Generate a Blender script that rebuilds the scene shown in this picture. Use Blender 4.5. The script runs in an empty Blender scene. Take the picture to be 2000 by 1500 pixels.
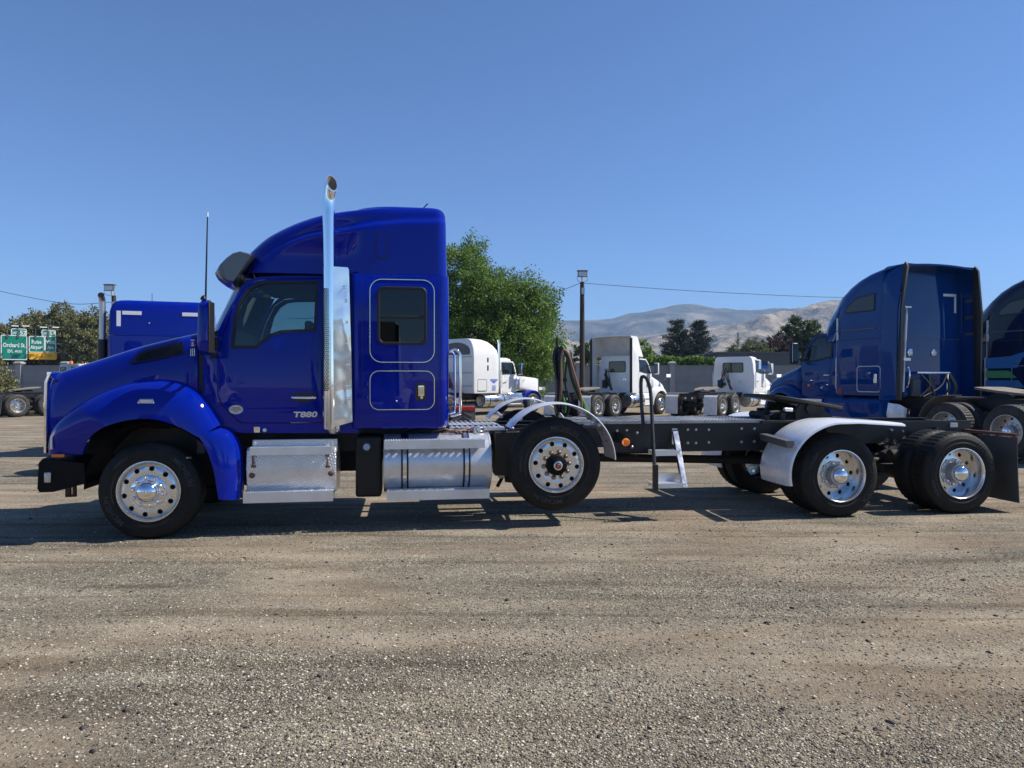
import bpy, bmesh, math, random
import numpy as np
from mathutils import Vector, Matrix
from mathutils.geometry import delaunay_2d_cdt

random.seed(7)
R = math.radians
SC = bpy.context.scene
COL = SC.collection

# ------------------------------------------------------------------ camera, sky, sun, exposure
CAM_H = 1.63
F_PX, CX, HOR = 1387.0, 1000.0, 742.0          # focal length and horizon row of the 2000x1500 photograph
cam = bpy.data.cameras.new('camera')
cam_ob = bpy.data.objects.new('camera', cam)
COL.objects.link(cam_ob)
cam_ob.location = (0, 0, CAM_H)
cam_ob.rotation_euler = (R(90) - math.atan(8 / F_PX), 0, 0)
cam.sensor_width = 36
cam.lens = 36 * F_PX / 2000
cam.clip_start = 0.05
cam.clip_end = 20000
SC.camera = cam_ob

SUN_AZ, SUN_EL = 5.2, 48.0                       # degrees: azimuth counted from +x towards +y
world = bpy.data.worlds.new('World')
SC.world = world
world.use_nodes = True
wn = world.node_tree
bg = wn.nodes['Background']
sky = wn.nodes.new('ShaderNodeTexSky')
sky.sky_type = 'NISHITA'
sky.sun_disc = False
sky.sun_elevation = R(SUN_EL)
sky.sun_rotation = R(90 - SUN_AZ)
sky.altitude = 3000
sky.air_density = 1.2
sky.dust_density = 0.9
sky.ozone_density = 10.0
wn.links.new(sky.outputs[0], bg.inputs[0])
bg.inputs[1].default_value = 0.108

sun = bpy.data.lights.new('sun', 'SUN')
sun.energy = 5.0
sun.angle = R(0.53)
sun.color = (1.0, 0.94, 0.85)
sun_ob = bpy.data.objects.new('sun', sun)
COL.objects.link(sun_ob)
sd = Vector((math.cos(R(SUN_EL)) * math.cos(R(SUN_AZ)), math.cos(R(SUN_EL)) * math.sin(R(SUN_AZ)), math.sin(R(SUN_EL))))
sun_ob.rotation_euler = sd.to_track_quat('Z', 'Y').to_euler()
sun_ob.location = (20, 0, 30)

SC.view_settings.view_transform = 'Standard'
SC.view_settings.look = 'None'
SC.view_settings.gamma = 1
SC.view_settings.exposure = 0.45
SC.view_settings.use_curve_mapping = False
SC.cycles.max_bounces = 8
SC.cycles.transparent_max_bounces = 16
SC.cycles.volume_bounces = 0
SC.cycles.use_denoising = True

# ------------------------------------------------------------------ helpers
def ray(px, py):
    return Vector(((px - CX) / F_PX, 1.0, (HOR - py) / F_PX))

def at(px, d, py=None):
    """World point seen at pixel column px (and row py) at depth d."""
    r = ray(px, HOR if py is None else py)
    return Vector((r.x * d, d, (CAM_H + r.z * d) if py is not None else 0.0))

def smooth(a, b, x):
    t = min(1.0, max(0.0, (x - a) / (b - a)))
    return t * t * (3 - 2 * t)

def interp(x, pts):
    if x <= pts[0][0]:
        return pts[0][1]
    for (a, va), (b, vb) in zip(pts, pts[1:]):
        if x <= b:
            return va + (vb - va) * (x - a) / (b - a)
    return pts[-1][1]

def spline(pts, n):
    """Catmull-Rom resampling of a list of tuples, n samples per span."""
    P = [Vector(p) for p in pts]
    out = []
    for i in range(len(P) - 1):
        p0 = P[i - 1] if i else P[0] * 2 - P[1]
        p1, p2 = P[i], P[i + 1]
        p3 = P[i + 2] if i + 2 < len(P) else P[-1] * 2 - P[-2]
        for k in range(n):
            t = k / n
            out.append(0.5 * ((2 * p1) + (p2 - p0) * t + (2 * p0 - 5 * p1 + 4 * p2 - p3) * t * t + (3 * p1 - p0 - 3 * p2 + p3) * t ** 3))
    out.append(P[-1])
    return out

def rrect(x0, x1, z0, z1, r, n=5):
    """Rounded rectangle, counter clockwise."""
    pts = []
    for cx, cz, a0 in ((x1 - r, z0 + r, -90), (x1 - r, z1 - r, 0), (x0 + r, z1 - r, 90), (x0 + r, z0 + r, 180)):
        for k in range(n + 1):
            a = R(a0 + 90 * k / n)
            pts.append((cx + r * math.cos(a), cz + r * math.sin(a)))
    return pts

def circle(cx, cz, r, n=20):
    return [(cx + r * math.cos(2 * math.pi * k / n), cz + r * math.sin(2 * math.pi * k / n)) for k in range(n)]

def inside(p, poly):
    c = False
    x, y = p
    j = len(poly) - 1
    for i in range(len(poly)):
        xi, yi = poly[i]
        xj, yj = poly[j]
        if (yi > y) != (yj > y) and x < (xj - xi) * (y - yi) / (yj - yi) + xi:
            c = not c
        j = i
    return c

def seg_d2(p, a, b):
    ax, ay = a
    bx, by = b
    dx, dy = bx - ax, by - ay
    l2 = dx * dx + dy * dy
    t = 0 if l2 == 0 else max(0, min(1, ((p[0] - ax) * dx + (p[1] - ay) * dy) / l2))
    return (ax + t * dx - p[0]) ** 2 + (ay + t * dy - p[1]) ** 2

class MB:
    """Collects shapes and links them as one mesh object."""
    def __init__(self):
        self.v, self.f = [], []

    def add(self, v, f):
        o = len(self.v)
        self.v += [tuple(p) for p in v]
        self.f += [tuple(i + o for i in q) for q in f]
        return self

    def box(self, x0, x1, y0, y1, z0, z1):
        v = [(x, y, z) for z in (z0, z1) for y in (y0, y1) for x in (x0, x1)]
        return self.add(v, [(0, 2, 3, 1), (4, 5, 7, 6), (0, 1, 5, 4), (2, 6, 7, 3), (0, 4, 6, 2), (1, 3, 7, 5)])

    def prism(self, poly, y0, y1):
        n = len(poly)
        v = [(x, y0, z) for x, z in poly] + [(x, y1, z) for x, z in poly]
        f = [tuple(range(n)), tuple(range(2 * n - 1, n - 1, -1))]
        f += [(i, i + n, (i + 1) % n + n, (i + 1) % n) for i in range(n)]
        return self.add(v, f)

    def tube(self, pts, r, n=8, caps=True):
        P = [Vector(p) for p in pts]
        rr = r if isinstance(r, (list, tuple)) else [r] * len(P)
        v, f = [], []
        up = None
        for i, p in enumerate(P):
            t = (P[min(i + 1, len(P) - 1)] - P[max(i - 1, 0)])
            t = t.normalized() if t.length > 1e-9 else Vector((0, 0, 1))
            if up is None:
                up = t.orthogonal().normalized()
            up = (up - t * up.dot(t))
            up = up.normalized() if up.length > 1e-6 else t.orthogonal().normalized()
            s = t.cross(up)
            for k in range(n):
                a = 2 * math.pi * k / n
                v.append(p + (up * math.cos(a) + s * math.sin(a)) * rr[i])
        for i in range(len(P) - 1):
            for k in range(n):
                f.append((i * n + k, i * n + (k + 1) % n, (i + 1) * n + (k + 1) % n, (i + 1) * n + k))
        if caps:
            f.append(tuple(range(n - 1, -1, -1)))
            f.append(tuple(range((len(P) - 1) * n, len(P) * n)))
        return self.add(v, f)

    def lathe(self, prof, n=32, c=(0, 0, 0), axis='y', rmod=None, a0=0.0):
        """Profile of (radius, offset along axis) turned round an axis."""
        v, f = [], []
        m = len(prof)
        for k in range(n):
            a = a0 + 2 * math.pi * k / n
            for j, (r, h) in enumerate(prof):
                q = r if rmod is None else rmod(k, j, r)
                ca, sa = q * math.cos(a), q * math.sin(a)
                p = (ca, h, sa) if axis == 'y' else ((h, ca, sa) if axis == 'x' else (ca, sa, h))
                v.append((p[0] + c[0], p[1] + c[1], p[2] + c[2]))
        for k in range(n):
            k2 = (k + 1) % n
            for j in range(m - 1):
                f.append((k * m + j, k2 * m + j, k2 * m + j + 1, k * m + j + 1))
        return self.add(v, f)

    def rings(self, rs, closed=True, cap0=True, cap1=True):
        m = len(rs[0])
        v = [p for r in rs for p in r]
        f = []
        for i in range(len(rs) - 1):
            for j in range(m if closed else m - 1):
                j2 = (j + 1) % m
                f.append((i * m + j, i * m + j2, (i + 1) * m + j2, (i + 1) * m + j))
        if cap0:
            f.append(tuple(range(m - 1, -1, -1)))
        if cap1:
            f.append(tuple(range((len(rs) - 1) * m, len(rs) * m)))
        return self.add(v, f)

    def panel(self, outer, holes=(), yf=lambda u, z: 0.0, th=0.02, step=0.12):
        """A sheet over a polygon in (x, z), bent to y = yf(x, z), with thickness towards +y."""
        outer = [tuple(p) for p in outer]
        holes = [[tuple(p) for p in h] for h in holes]
        vs, es = [], []
        for lp in [outer] + holes:
            o = len(vs)
            vs += [Vector(p) for p in lp]
            es += [(o + i, o + (i + 1) % len(lp)) for i in range(len(lp))]
        if step:
            segs = [(lp[i], lp[(i + 1) % len(lp)]) for lp in [outer] + holes for i in range(len(lp))]
            xs = [p[0] for p in outer]
            zs = [p[1] for p in outer]
            nx = int((max(xs) - min(xs)) / step) + 1
            nz = int((max(zs) - min(zs)) / step) + 1
            for i in range(nx):
                for j in range(nz):
                    p = (min(xs) + (i + .5) * step, min(zs) + (j + .5) * step)
                    if inside(p, outer) and not any(inside(p, h) for h in holes):
                        if min(seg_d2(p, a, b) for a, b in segs) > (step * .35) ** 2:
                            vs.append(Vector(p))
        r = delaunay_2d_cdt(vs, es, [], 0, 1e-6)
        pv, pf = r[0], r[2]
        keep = []
        for q in pf:
            c = sum((pv[i] for i in q), Vector((0, 0))) / len(q)
            if inside(c, outer) and not any(inside(c, h) for h in holes):
                keep.append(tuple(q))
        n = len(pv)
        v = [(p.x, yf(p.x, p.y), p.y) for p in pv] + [(p.x, yf(p.x, p.y) + th, p.y) for p in pv]
        f = list(keep)
        if th:
            f += [tuple(i + n for i in reversed(q)) for q in keep]
            cnt = {}
            for q in keep:
                for i in range(len(q)):
                    a, b = q[i], q[(i + 1) % len(q)]
                    cnt[(a, b)] = 1
            for (a, b) in cnt:
                if (b, a) not in cnt:
                    f.append((b, a, a + n, b + n))
        return self.add(v, f)

    def mirror(self):
        """Adds a copy mirrored in y."""
        n = len(self.v)
        self.v += [(x, -y, z) for x, y, z in self.v]
        self.f += [tuple(i + n for i in reversed(q)) for q in self.f]
        return self

    def flip(self):
        self.v = [(x, -y, z) for x, y, z in self.v]
        self.f = [tuple(reversed(q)) for q in self.f]
        return self

    def mesh(self, name, mat, smooth_deg=35, recalc=True):
        me = bpy.data.meshes.new(name)
        me.from_pydata(self.v, [], self.f)
        me.validate()
        bm = bmesh.new()
        bm.from_mesh(me)
        used = [v for v in bm.verts if not v.link_faces]
        bmesh.ops.delete(bm, geom=used, context='VERTS')
        bmesh.ops.remove_doubles(bm, verts=bm.verts, dist=1e-5)
        if recalc:
            bmesh.ops.recalc_face_normals(bm, faces=bm.faces)
        bm.to_mesh(me)
        bm.free()
        if mat is not None:
            me.materials.append(mat)
        if smooth_deg:
            me.shade_smooth()
            me.set_sharp_from_angle(angle=R(smooth_deg))
        return me

    def build(self, name, mat, parent=None, smooth_deg=35, bevel=0, subsurf=0, label=None, recalc=True):
        return obj(name, self.mesh(name, mat, smooth_deg, recalc), parent, bevel, subsurf, label)

def obj(name, me, parent=None, bevel=0, subsurf=0, label=None, loc=None, rot=None):
    o = bpy.data.objects.new(name, me)
    COL.objects.link(o)
    if parent is not None:
        o.parent = parent
    if loc is not None:
        o.location = loc
    if rot is not None:
        o.rotation_euler = rot
    if subsurf:
        m = o.modifiers.new('subsurf', 'SUBSURF')
        m.levels = m.render_levels = subsurf
    if bevel:
        m = o.modifiers.new('bevel', 'BEVEL')
        m.width = bevel
        m.segments = 2
        m.limit_method = 'ANGLE'
        m.angle_limit = R(40)
        m.harden_normals = False
    if label:
        o['label'] = label
    return o

def empty(name, parent=None, loc=(0, 0, 0), rz=0.0):
    o = bpy.data.objects.new(name, None)
    COL.objects.link(o)
    o.empty_display_size = 0.2
    if parent is not None:
        o.parent = parent
    o.location = loc
    o.rotation_euler = (0, 0, rz)
    return o

def tag(o, label=None, cat=None, group=None, kind=None):
    if label:
        o['label'] = label
    if cat:
        o['category'] = cat
    if group:
        o['group'] = group
    if kind:
        o['kind'] = kind
    return o

def text_mb(s, size, depth=0.004, weight=0.0, align='CENTER'):
    """Lettering as a mesh in the x-z plane, facing -y, centred on the origin."""
    cu = bpy.data.curves.new('lettering', 'FONT')
    cu.body = s
    cu.size = size
    cu.extrude = depth / 2
    cu.offset = weight
    cu.align_x = align
    cu.align_y = 'CENTER'
    cu.resolution_u = 3
    o = bpy.data.objects.new('lettering', cu)
    me = bpy.data.meshes.new_from_object(o)
    m = MB()
    m.add([(v.co.x, -v.co.z, v.co.y) for v in me.vertices], [tuple(p.vertices) for p in me.polygons])
    bpy.data.objects.remove(o)
    bpy.data.curves.remove(cu)
    bpy.data.meshes.remove(me)
    return m

def move(mb, fn):
    mb.v = [tuple(fn(*p)) for p in mb.v]
    return mb

def islands(mb):
    """Splits collected shapes into their separate pieces."""
    par = list(range(len(mb.v)))
    def find(a):
        while par[a] != a:
            par[a] = par[par[a]]
            a = par[a]
        return a
    for q in mb.f:
        for i in q[1:]:
            ra, rb = find(q[0]), find(i)
            if ra != rb:
                par[ra] = rb
    grp = {}
    for q in mb.f:
        grp.setdefault(find(q[0]), []).append(q)
    out = []
    for fs in grp.values():
        ids = sorted({i for q in fs for i in q})
        mp = {a: k for k, a in enumerate(ids)}
        m = MB()
        m.v = [mb.v[i] for i in ids]
        m.f = [tuple(mp[i] for i in q) for q in fs]
        out.append(m)
    return out

def build_each(mb, name, mt, parent, smooth_deg=35, bevel=0):
    return [m.build(name, mt, parent, smooth_deg, bevel) for m in islands(mb)]

# ------------------------------------------------------------------ materials
def mat(name, col, rough=.5, metal=0.0, coat=0.0, coat_rough=.03, spec=.5, emit=None):
    m = bpy.data.materials.new(name)
    m.use_nodes = True
    b = m.node_tree.nodes['Principled BSDF']
    b.inputs['Base Color'].default_value = (*col, 1)
    b.inputs['Roughness'].default_value = rough
    b.inputs['Metallic'].default_value = metal
    b.inputs['Coat Weight'].default_value = coat
    b.inputs['Coat Roughness'].default_value = coat_rough
    b.inputs['Specular IOR Level'].default_value = spec
    return m

def nodes(m):
    nt = m.node_tree
    return nt, nt.nodes['Principled BSDF']

def noise(nt, scale, detail=4, rough=.55, coord='Object', dist=0.0, vec=None, stretch=None):
    n = nt.nodes.new('ShaderNodeTexNoise')
    n.inputs['Scale'].default_value = scale
    n.inputs['Detail'].default_value = detail
    n.inputs['Roughness'].default_value = rough
    n.inputs['Distortion'].default_value = dist
    if vec is None:
        tc = nt.nodes.new('ShaderNodeTexCoord')
        vec = tc.outputs[coord]
    if stretch:
        mp = nt.nodes.new('ShaderNodeMapping')
        mp.inputs['Scale'].default_value = stretch
        nt.links.new(vec, mp.inputs['Vector'])
        vec = mp.outputs[0]
    nt.links.new(vec, n.inputs['Vector'])
    return n

def ramp(nt, fac, stops):
    r = nt.nodes.new('ShaderNodeValToRGB')
    el = r.color_ramp.elements
    while len(el) < len(stops):
        el.new(.5)
    for e, (p, c) in zip(el, stops):
        e.position = p
        e.color = (*c, 1) if len(c) == 3 else c
    nt.links.new(fac, r.inputs[0])
    return r

def mixc(nt, fac, a, b, mode='MIX'):
    n = nt.nodes.new('ShaderNodeMix')
    n.data_type = 'RGBA'
    n.blend_type = mode
    for sock, v in ((n.inputs[0], fac), (n.inputs[6], a), (n.inputs[7], b)):
        if isinstance(v, (int, float)):
            sock.default_value = v
        elif isinstance(v, tuple):
            sock.default_value = (*v, 1)
        else:
            nt.links.new(v, sock)
    return n.outputs[2]

def bump(nt, b, height, strength=.3, dist=.01, prev=None):
    n = nt.nodes.new('ShaderNodeBump')
    n.inputs['Strength'].default_value = strength
    n.inputs['Distance'].default_value = dist
    nt.links.new(height, n.inputs['Height'])
    if prev is not None:
        nt.links.new(prev, n.inputs['Normal'])
    if b is not None:
        nt.links.new(n.outputs[0], b.inputs['Normal'])
    return n.outputs[0]

def paint(name, col, rough=.35, dust=.06):
    """Car paint: pigment, clear coat, a trace of road dust low down."""
    m = mat(name, col, rough, 0.0, 1.0, .015, .0)
    m.node_tree.nodes['Principled BSDF'].inputs['Coat IOR'].default_value = 1.36
    nt, b = nodes(m)
    n = noise(nt, 2.2, 5, .6)
    r = ramp(nt, n.outputs[0], [(.35, (0, 0, 0)), (.8, (1, 1, 1))])
    ml = nt.nodes.new('ShaderNodeMath')
    ml.operation = 'MULTIPLY'
    ml.inputs[1].default_value = dust
    nt.links.new(r.outputs[0], ml.inputs[0])
    c = mixc(nt, ml.outputs[0], col, tuple(.55 * k + .45 * d for k, d in zip(col, (.2, .18, .16))))
    nt.links.new(c, b.inputs['Base Color'])
    w = noise(nt, 1.3, 2, .4)
    bn = bump(nt, None, w.outputs[0], .05, .02)
    nt.links.new(bn, b.inputs['Coat Normal'])
    return m

def worn(name, lo, hi, scale, rough=(.3, .5), metal=0.0, bstr=0.0, stretch=None, detail=5):
    m = mat(name, lo, rough[0], metal)
    nt, b = nodes(m)
    n = noise(nt, scale, detail, .6, stretch=stretch)
    r = ramp(nt, n.outputs[0], [(.3, lo), (.7, hi)])
    nt.links.new(r.outputs[0], b.inputs['Base Color'])
    rr = ramp(nt, n.outputs[0], [(.3, (rough[0],) * 3), (.7, (rough[1],) * 3)])
    nt.links.new(rr.outputs[0], b.inputs['Roughness'])
    if bstr:
        bump(nt, b, n.outputs[0], bstr, .01)
    return m

M = {}
M['blue'] = paint('paint_royal_blue', (.0004, .0120, .270))
M['blue2'] = paint('paint_mid_blue', (.0012, .042, .195))
M['navy'] = paint('paint_navy', (.004, .009, .035))
M['white'] = paint('paint_white', (.80, .80, .78), dust=.22)
M['grey_paint'] = paint('paint_grey', (.42, .44, .45), dust=.2)
M['chrome'] = mat('chrome', (.86, .86, .87), .06, 1.0)
M['chrome_wavy'] = mat('chrome_wavy', (.92, .92, .89), .13, .78)
nt, b = nodes(M['chrome_wavy'])
n = noise(nt, 3.2, 1, .4, dist=.3)
bump(nt, b, n.outputs[0], .42, .05)
M['alu'] = worn('polished_aluminium', (.72, .72, .73), (.84, .84, .84), 9, (.16, .30), 1.0)
M['alu_soft'] = worn('brushed_aluminium', (.66, .67, .69), (.78, .79, .80), 5, (.30, .46), .68)
M['rim'] = worn('wheel_aluminium', (.72, .72, .72), (.80, .80, .795), 10, (.22, .32), 1.0)
M['rim_dull'] = worn('dusty_wheel_aluminium', (.50, .49, .47), (.66, .65, .63), 8, (.34, .52), 1.0)
M['tread_plate'] = mat('diamond_tread_plate', (.78, .79, .80), .34, .8)
nt, b = nodes(M['tread_plate'])
tc = nt.nodes.new('ShaderNodeTexCoord')
sep = nt.nodes.new('ShaderNodeSeparateXYZ')
nt.links.new(tc.outputs['Object'], sep.inputs[0])
def mth(nt, op, a, bb=None, c=None):
    n = nt.nodes.new('ShaderNodeMath')
    n.operation = op
    for i, v in enumerate((a, bb, c)):
        if v is None:
            continue
        if isinstance(v, (int, float)):
            n.inputs[i].default_value = v
        else:
            nt.links.new(v, n.inputs[i])
    return n.outputs[0]
zy = mth(nt, 'SUBTRACT', sep.outputs[2], sep.outputs[1])
pa = mth(nt, 'MULTIPLY', mth(nt, 'ADD', sep.outputs[0], zy), 150.0)
pb = mth(nt, 'MULTIPLY', mth(nt, 'SUBTRACT', sep.outputs[0], zy), 150.0)
sa = mth(nt, 'MULTIPLY', mth(nt, 'SINE', pa), mth(nt, 'SINE', mth(nt, 'MULTIPLY', pb, .5)))
hh = mth(nt, 'SMOOTH_MAX', sa, .25, .1)
bump(nt, b, hh, .75, .0065)
dn = noise(nt, 3.0, 5, .6)
dr = ramp(nt, dn.outputs[0], [(.4, (.80, .81, .82)), (.75, (.62, .62, .61))])
nt.links.new(dr.outputs[0], b.inputs['Base Color'])
M['black_metal'] = worn('black_frame_paint', (.006, .006, .0065), (.016, .016, .0165), 6, (.34, .55))
M['deck'] = worn('worn_deck_tread', (.20, .20, .20), (.50, .50, .50), 2.2, (.35, .6), .6, 0, (1, .35, 1))
M['chassis'] = worn('dusty_chassis', (.008, .0075, .007), (.032, .028, .024), 7, (.6, .85))
M['black_plastic'] = mat('black_plastic', (.008, .008, .0085), .42, spec=.35)
M['black_gloss'] = mat('gloss_black', (.010, .010, .011), .16)
M['visor'] = mat('smoked_visor', (.085, .090, .10), .22, 0, .8)
M['seal'] = mat('rubber_seal', (.010, .010, .010), .55)
M['grey_plastic'] = mat('grey_plastic', (.10, .10, .105), .5)
M['cloth'] = mat('seat_cloth', (.045, .045, .05), .9)
M['headliner'] = mat('headliner', (.17, .17, .17), .9)
M['hub_black'] = mat('hub_black', (.006, .006, .0065), .55, spec=.15)
M['bronze'] = mat('bronze_nut', (.34, .25, .17), .35, .9)
M['rust'] = worn('rusty_bracket', (.10, .045, .03), (.20, .10, .07), 30, (.6, .8))
M['red'] = mat('red_lens', (.42, .010, .012), .18, 0, .5)
M['red_cap'] = mat('faded_red_cap', (.36, .10, .09), .5)
M['orange'] = mat('orange_lens', (.85, .20, .012), .2, 0, .5)
M['clear_lens'] = mat('clear_lens', (.80, .80, .78), .12, 0, .6)
M['tape'] = mat('white_reflective_tape', (.82, .83, .84), .35)
M['letter_silver'] = mat('badge_silver', (.62, .62, .64), .25, .8)
M['letter_red'] = mat('badge_red', (.25, .03, .04), .4)
M['sticker'] = mat('sticker_cream', (.66, .64, .58), .5)
M['sticker_ink'] = mat('sticker_ink', (.32, .20, .16), .6)
M['hose_black'] = mat('hose_black', (.015, .015, .016), .45)
M['hose_green'] = mat('hose_green', (.10, .36, .03), .4)
M['hose_brown'] = mat('hose_brown', (.22, .12, .08), .5)
M['hose_red'] = mat('hose_red', (.30, .03, .02), .45)
M['stripe_green'] = mat('stripe_green', (.10, .34, .05), .3, 0, .8)
M['stripe_blue'] = mat('stripe_light_blue', (.03, .16, .36), .3, 0, .8)
M['decal_blue'] = mat('decal_blue', (.08, .14, .50), .45)
M['flap_white'] = worn('white_mud_flap', (.55, .55, .55), (.72, .72, .71), 4, (.4, .6))
M['flap_grey'] = worn('grey_mud_flap', (.055, .055, .055), (.085, .083, .08), 4, (.5, .7))
M['dusty_plate'] = worn('dusty_greased_plate', (.13, .11, .085), (.28, .24, .19), 6, (.6, .9))
M['galv'] = worn('galvanised_steel', (.45, .46, .47), (.60, .61, .62), 3, (.4, .55), .6)

def rubber(name, lo, hi):
    m = mat(name, lo, .7, 0, 0, .1, .25)
    nt, b = nodes(m)
    n = noise(nt, 6, 6, .65)
    r = ramp(nt, n.outputs[0], [(.35, lo), (.75, hi)])
    nt.links.new(r.outputs[0], b.inputs['Base Color'])
    n2 = noise(nt, 60, 3, .6)
    bump(nt, b, n2.outputs[0], .15, .004)
    rr = ramp(nt, n.outputs[0], [(.3, (.50,) * 3), (.7, (.78,) * 3)])
    nt.links.new(rr.outputs[0], b.inputs['Roughness'])
    return m
M['rubber'] = rubber('tyre_rubber', (.007, .007, .007), (.026, .0245, .022))
M['rubber_dusty'] = rubber('dusty_tyre_rubber', (.030, .028, .025), (.085, .077, .066))
M['rubber_letter'] = mat('tyre_lettering', (.028, .028, .028), .55)

def glass(name, tint, gloss=1.0):
    m = bpy.data.materials.new(name)
    m.use_nodes = True
    nt = m.node_tree
    nt.nodes.remove(nt.nodes['Principled BSDF'])
    out = nt.nodes['Material Output']
    t = nt.nodes.new('ShaderNodeBsdfTransparent')
    t.inputs[0].default_value = (*tint, 1)
    g = nt.nodes.new('ShaderNodeBsdfGlossy')
    g.inputs['Roughness'].default_value = .015
    g.inputs['Color'].default_value = (.95, .97, 1, 1)
    fr = nt.nodes.new('ShaderNodeFresnel')
    fr.inputs[0].default_value = 1.5
    mx = nt.nodes.new('ShaderNodeMixShader')
    nt.links.new(fr.outputs[0], mx.inputs[0])
    nt.links.new(t.outputs[0], mx.inputs[1])
    nt.links.new(g.outputs[0], mx.inputs[2])
    nt.links.new(mx.outputs[0], out.inputs[0])
    return m
M['glass'] = glass('window_glass', (.60, .70, .70))
M['glass_clear'] = glass('windscreen_glass', (.72, .84, .84))
M['glass_dark'] = glass('tinted_window_glass', (.10, .11, .11))
M['mirror'] = mat('mirror_glass', (.80, .82, .84), .02, 1.0)
# ------------------------------------------------------------------ wheels (shared meshes, built once)
def tyre_mb(rad=.50, drive=False, n=72):
    s = rad - .50
    g = .013
    pr = [(.296, .040), (.300, .022), (.322, .010), (.350, .006), (.353, .002), (.372, .001), (.376, .005), (.420 + s, .005),
          (.424 + s, .008), (.452 + s, .017), (.466 + s, .026), (.470 + s, .030), (.486 + s, .040), (.496 + s, .054), (.5 + s, .072)]
    for c in (.098, .132, .168, .202):
        pr += [(.5 + s, c - .006), (.5 + s - g, c - .004), (.5 + s - g, c + .004), (.5 + s, c + .006)]
    pr += [(.5 + s, .228), (.496 + s, .246), (.486 + s, .26), (.466 + s, .274), (.424 + s, .292), (.376, .298), (.300, .278), (.296, .26)]
    m = MB()
    if drive:
        def rm(k, j, r):
            return r - .009 if (k % 3 == 0 and 12 < j < len(pr) - 6 and r > rad - .006) else r
        m.lathe(pr, n * 2, rmod=rm)
    else:
        m.lathe(pr, n)
    return m

def ring_text(s, size, rad, ang, y):
    """Raised letters bent round a tyre sidewall; ang is the angle of the middle (90 = top)."""
    m = text_mb(s, size, .004, .001)
    def fn(x, yy, z):
        a = R(ang) - x / rad
        r = rad + z
        return (r * math.cos(a), y + yy, r * math.sin(a))
    return move(m, fn)

def disc_mb(yf, r_out=.283, r_in=.118, holes=10, r_h=.235, hr=.026, th=.012):
    a = math.pi / 2
    hs = [circle(r_h * math.cos(a + 2 * math.pi * k / holes), r_h * math.sin(a + 2 * math.pi * k / holes), hr, 16) for k in range(holes)]
    hs.append(circle(0, 0, r_in, 32))
    m = MB()
    m.panel(circle(0, 0, r_out, 64), hs, lambda x, z: yf(math.hypot(x, z)), th, .03)
    return m

def nut_mb(r=.0175, h=.035, n=10):
    m = MB()
    m.lathe([(0, -h), (r * .55, -h), (r * .85, -h * .8), (r, -h * .5), (r, -h * .25), (r * 1.25, -h * .2), (r * 1.25, 0)], n)
    return m

def steer_yf(r):
    return interp(r, [(.0, .010), (.175, .010), (.19, .004), (.245, .006), (.262, .016), (.285, .045)])

def deep_yf(r):
    return interp(r, [(0, .165), (.19, .165), (.21, .172), (.262, .178), (.29, .182)])

WM = {}
WM['tyre_steer'] = tyre_mb(.5).mesh('tyre', M['rubber'])
WM['tyre_lift'] = tyre_mb(.52).mesh('tyre', M['rubber'])
WM['tyre_drive'] = tyre_mb(.5, True).mesh('tyre', M['rubber'])
WM['tyre_far'] = tyre_mb(.5, False, 40).mesh('tyre', M['rubber_dusty'])
WM['tyre_blue'] = tyre_mb(.5, True).mesh('tyre', M['rubber_dusty'])
lip = [(.296, .040), (.303, .020), (.312, .010), (.311, .003), (.302, .002), (.297, .008), (.291, .022), (.286, .034), (.283, .046), (.281, .20), (.276, .24)]
r_ = MB().lathe(lip, 64)
r_.add(*(lambda d: (d.v, d.f))(disc_mb(steer_yf)))
WM['rim_steer'] = r_.mesh('rim', M['rim'])
r_ = MB().lathe(lip[:-2] + [(.279, .10), (.281, .175), (.276, .24)], 64)
r_.add(*(lambda d: (d.v, d.f))(disc_mb(deep_yf, .281, .112, 10, .232, .025)))
WM['rim_drive'] = r_.mesh('rim', M['rim'])
WM['rim_dull'] = r_.mesh('rim', M['rim_dull'])
r_ = MB().lathe(lip, 36)
r_.add(*(lambda d: (d.v, d.f))(disc_mb(steer_yf)))
for k in range(10):
    a = R(18 + 36 * k)
    r_.lathe([(0, -.03), (.018, -.03), (.02, .01)], 6, (.143 * math.cos(a), 0, .143 * math.sin(a)))
WM['rim_steer_far'] = r_.mesh('rim', M['rim'])
WM['nut'] = nut_mb(.0225, .040).mesh('lug_nut', M['chrome'])
WM['nut_bronze'] = nut_mb(.0225, .034).mesh('lug_nut', M['bronze'])
# chrome hub cover of the steer wheel: skirt and domed cap
WM['hub_steer'] = MB().lathe([(.172, .010), (.170, -.004), (.160, -.010), (.118, -.016), (.116, -.040), (.108, -.050), (.104, -.050), (.102, -.056), (.096, -.070), (.075, -.092), (.045, -.106), (0, -.112)], 48).mesh('hub_cap', M['chrome'])
WM['hub_drive'] = MB().lathe([(.100, .055), (.098, .030), (.092, .005), (.072, -.018), (.040, -.032), (0, -.036)], 40).mesh('hub_cap', M['chrome'])
WM['hub_axle'] = MB().lathe([(.165, .166), (.163, .156), (.118, .150), (.112, .12), (.104, .055), (.112, .052), (.110, .046), (0, .046)], 40).mesh('axle_hub', M['rim_dull'])
def spl(k, j, r):
    return r if j != 3 or k % 4 < 2 else r * .86
WM['hub_lift'] = MB().lathe([(.118, .012), (.116, -.020), (.110, -.026), (.106, -.030), (.072, -.034), (.070, -.050), (.052, -.056), (.050, -.085), (.036, -.092), (0, -.092)], 48, rmod=spl).mesh('hub_cap', M['hub_black'])
WM['hub_lift_ring'] = MB().lathe([(.050, -.052), (.049, -.088), (.040, -.094), (.034, -.094), (.034, -.088)], 24).mesh('hub_ring', M['rim'])
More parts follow.
